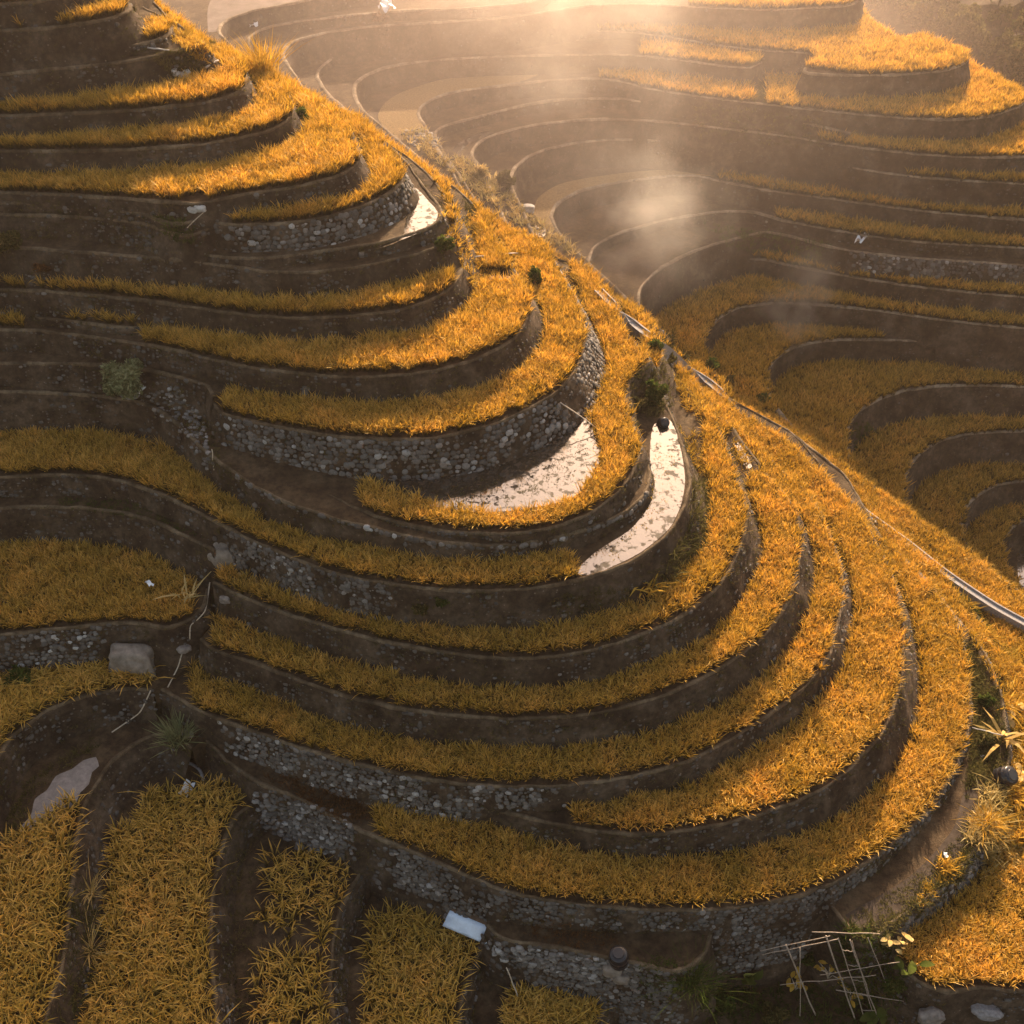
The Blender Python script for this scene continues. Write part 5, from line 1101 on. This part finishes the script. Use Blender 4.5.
def veil():
    v, f = ICO3; o = new_obj('valley_mist', np_mesh('valley_mist', v, [f], smooth=True), []); o.location = (-8, 166, -2); o.scale = (84, 78, 36); tag(o, 'wide glowing veil of morning mist lying in the valley beyond the ridge', 'mist', kind='stuff')
    k = N('valley_mist_air'); pv = k.n('VolumePrincipled'); pv.inputs['Color'].default_value = (1, 0.86, 0.80, 1); pv.inputs['Anisotropy'].default_value = 0.55
    tc = k.n('TexCoord'); ln = k.n('VectorMath', operation='LENGTH'); k.l(tc.outputs['Object'], ln.inputs[0])
    f1 = k.n('MapRange', interpolation_type='SMOOTHSTEP'); f1.inputs[1].default_value = 1.0; f1.inputs[2].default_value = 0.25; f1.inputs[3].default_value = 0; f1.inputs[4].default_value = 1; k.l(ln.outputs['Value'], f1.inputs[0])
    f2 = k.n('MapRange'); f2.inputs[1].default_value = 0.3; f2.inputs[2].default_value = 0.7; f2.inputs[3].default_value = 0.55; f2.inputs[4].default_value = 1.4; k.l(k.noise(0.035, 3, 0.55), f2.inputs[0])
    a = k.n('Math', operation='MULTIPLY'); k.l(f1.outputs[0], a.inputs[0]); k.l(f2.outputs[0], a.inputs[1]); b = k.n('Math', operation='MULTIPLY'); b.inputs[1].default_value = 0.0085; k.l(a.outputs[0], b.inputs[0]); k.l(b.outputs[0], pv.inputs['Density'])
    k.l(pv.outputs[0], k.out.inputs['Volume']); o.data.materials.append(k.m)
veil()
mist(590, 150, 18, 9, 15, 0.06, 'faint plume of mist over the middle of the far slope', 5.5)
mist(550, 60, 24, 12, 18, 0.07, 'bright drifting mist at the top centre', 1.3)
mist(630, 305, 12, 7, 13, 0.09, 'wisp of mist rising from the valley terraces', 3.7)
mist(795, 345, 7, 4, 8, 0.3, 'small wisp of mist over the rice lobes', 6.1)
# ------------------------------------------------------------------ light and air
SUN_EL, SUN_AZ = math.radians(26.5), math.radians(13)     # azimuth measured from the view direction towards the right
w = bpy.data.worlds.new('World'); scene.world = w; w.use_nodes = True; nt = w.node_tree; nt.nodes.clear()
sky = nt.nodes.new('ShaderNodeTexSky'); sky.sky_type = 'NISHITA'; sky.sun_disc = False
sky.sun_elevation = SUN_EL; sky.sun_rotation = SUN_AZ; sky.altitude = 600; sky.air_density = 1.6; sky.dust_density = 6.0; sky.ozone_density = 1.0
bg = nt.nodes.new('ShaderNodeBackground'); bg.inputs[1].default_value = 0.10
wo = nt.nodes.new('ShaderNodeOutputWorld')
tint = nt.nodes.new('ShaderNodeMix'); tint.data_type = 'RGBA'; tint.blend_type = 'MULTIPLY'; tint.inputs[0].default_value = 1
tint.inputs[7].default_value = (1.0, 0.81, 0.67, 1)
nt.links.new(sky.outputs[0], tint.inputs[6]); nt.links.new(tint.outputs[2], bg.inputs[0]); nt.links.new(bg.outputs[0], wo.inputs[0])
sl = bpy.data.lights.new('sun', 'SUN'); sl.energy = 5.0; sl.angle = math.radians(0.6); sl.color = (1.0, 0.75, 0.50)
so = bpy.data.objects.new('sun', sl); COL.objects.link(so)
sd = Vector((math.sin(SUN_AZ)*math.cos(SUN_EL), math.cos(SUN_AZ)*math.cos(SUN_EL), math.sin(SUN_EL)))
so.rotation_euler = sd.to_track_quat('Z', 'Y').to_euler(); so.location = (0, 0, 120)
scene.view_settings.view_transform = 'Standard'; scene.view_settings.look = 'None'; scene.view_settings.gamma = 1
scene.view_settings.exposure = 1.65

cy = scene.cycles
cy.max_bounces = 5; cy.diffuse_bounces = 2; cy.glossy_bounces = 2; cy.transmission_bounces = 3; cy.volume_bounces = 2; cy.transparent_max_bounces = 6
cy.use_denoising = True; cy.use_adaptive_sampling = True; cy.adaptive_threshold = 0.02; cy.caustics_reflective = False; cy.caustics_refractive = False
# the air: one closed box of even, thin haze
hz = bpy.data.materials.new('haze_air'); hz.use_nodes = True; ht = hz.node_tree; ht.nodes.clear()
ho = ht.nodes.new('ShaderNodeOutputMaterial'); pv = ht.nodes.new('ShaderNodeVolumePrincipled')
pv.inputs['Color'].default_value = (1.0, 0.82, 0.72, 1); pv.inputs['Density'].default_value = 0.0002; pv.inputs['Anisotropy'].default_value = 0.68
ht.links.new(pv.outputs[0], ho.inputs['Volume'])
zl, zh = -52.0, CAMZ+1.0
bx = [(x, y, z) for z in (zl, zh) for x, y in ((-222, -4), (382, -4), (382, 562), (-222, 562))]
bf = np.array([(3,2,1,0),(4,5,6,7),(0,1,5,4),(1,2,6,5),(2,3,7,6),(3,0,4,7)], np.int32)
HZ_TOP = float(G[:, 2].max())
bx = [(x, y, (z if z < 0 else max(z, HZ_TOP+2))) for x, y, z in bx]
haze = new_obj('haze', np_mesh('haze', np.array(bx), [bf]), [hz]); tag(haze, 'thin warm haze filling the valley air', 'haze', kind='stuff')
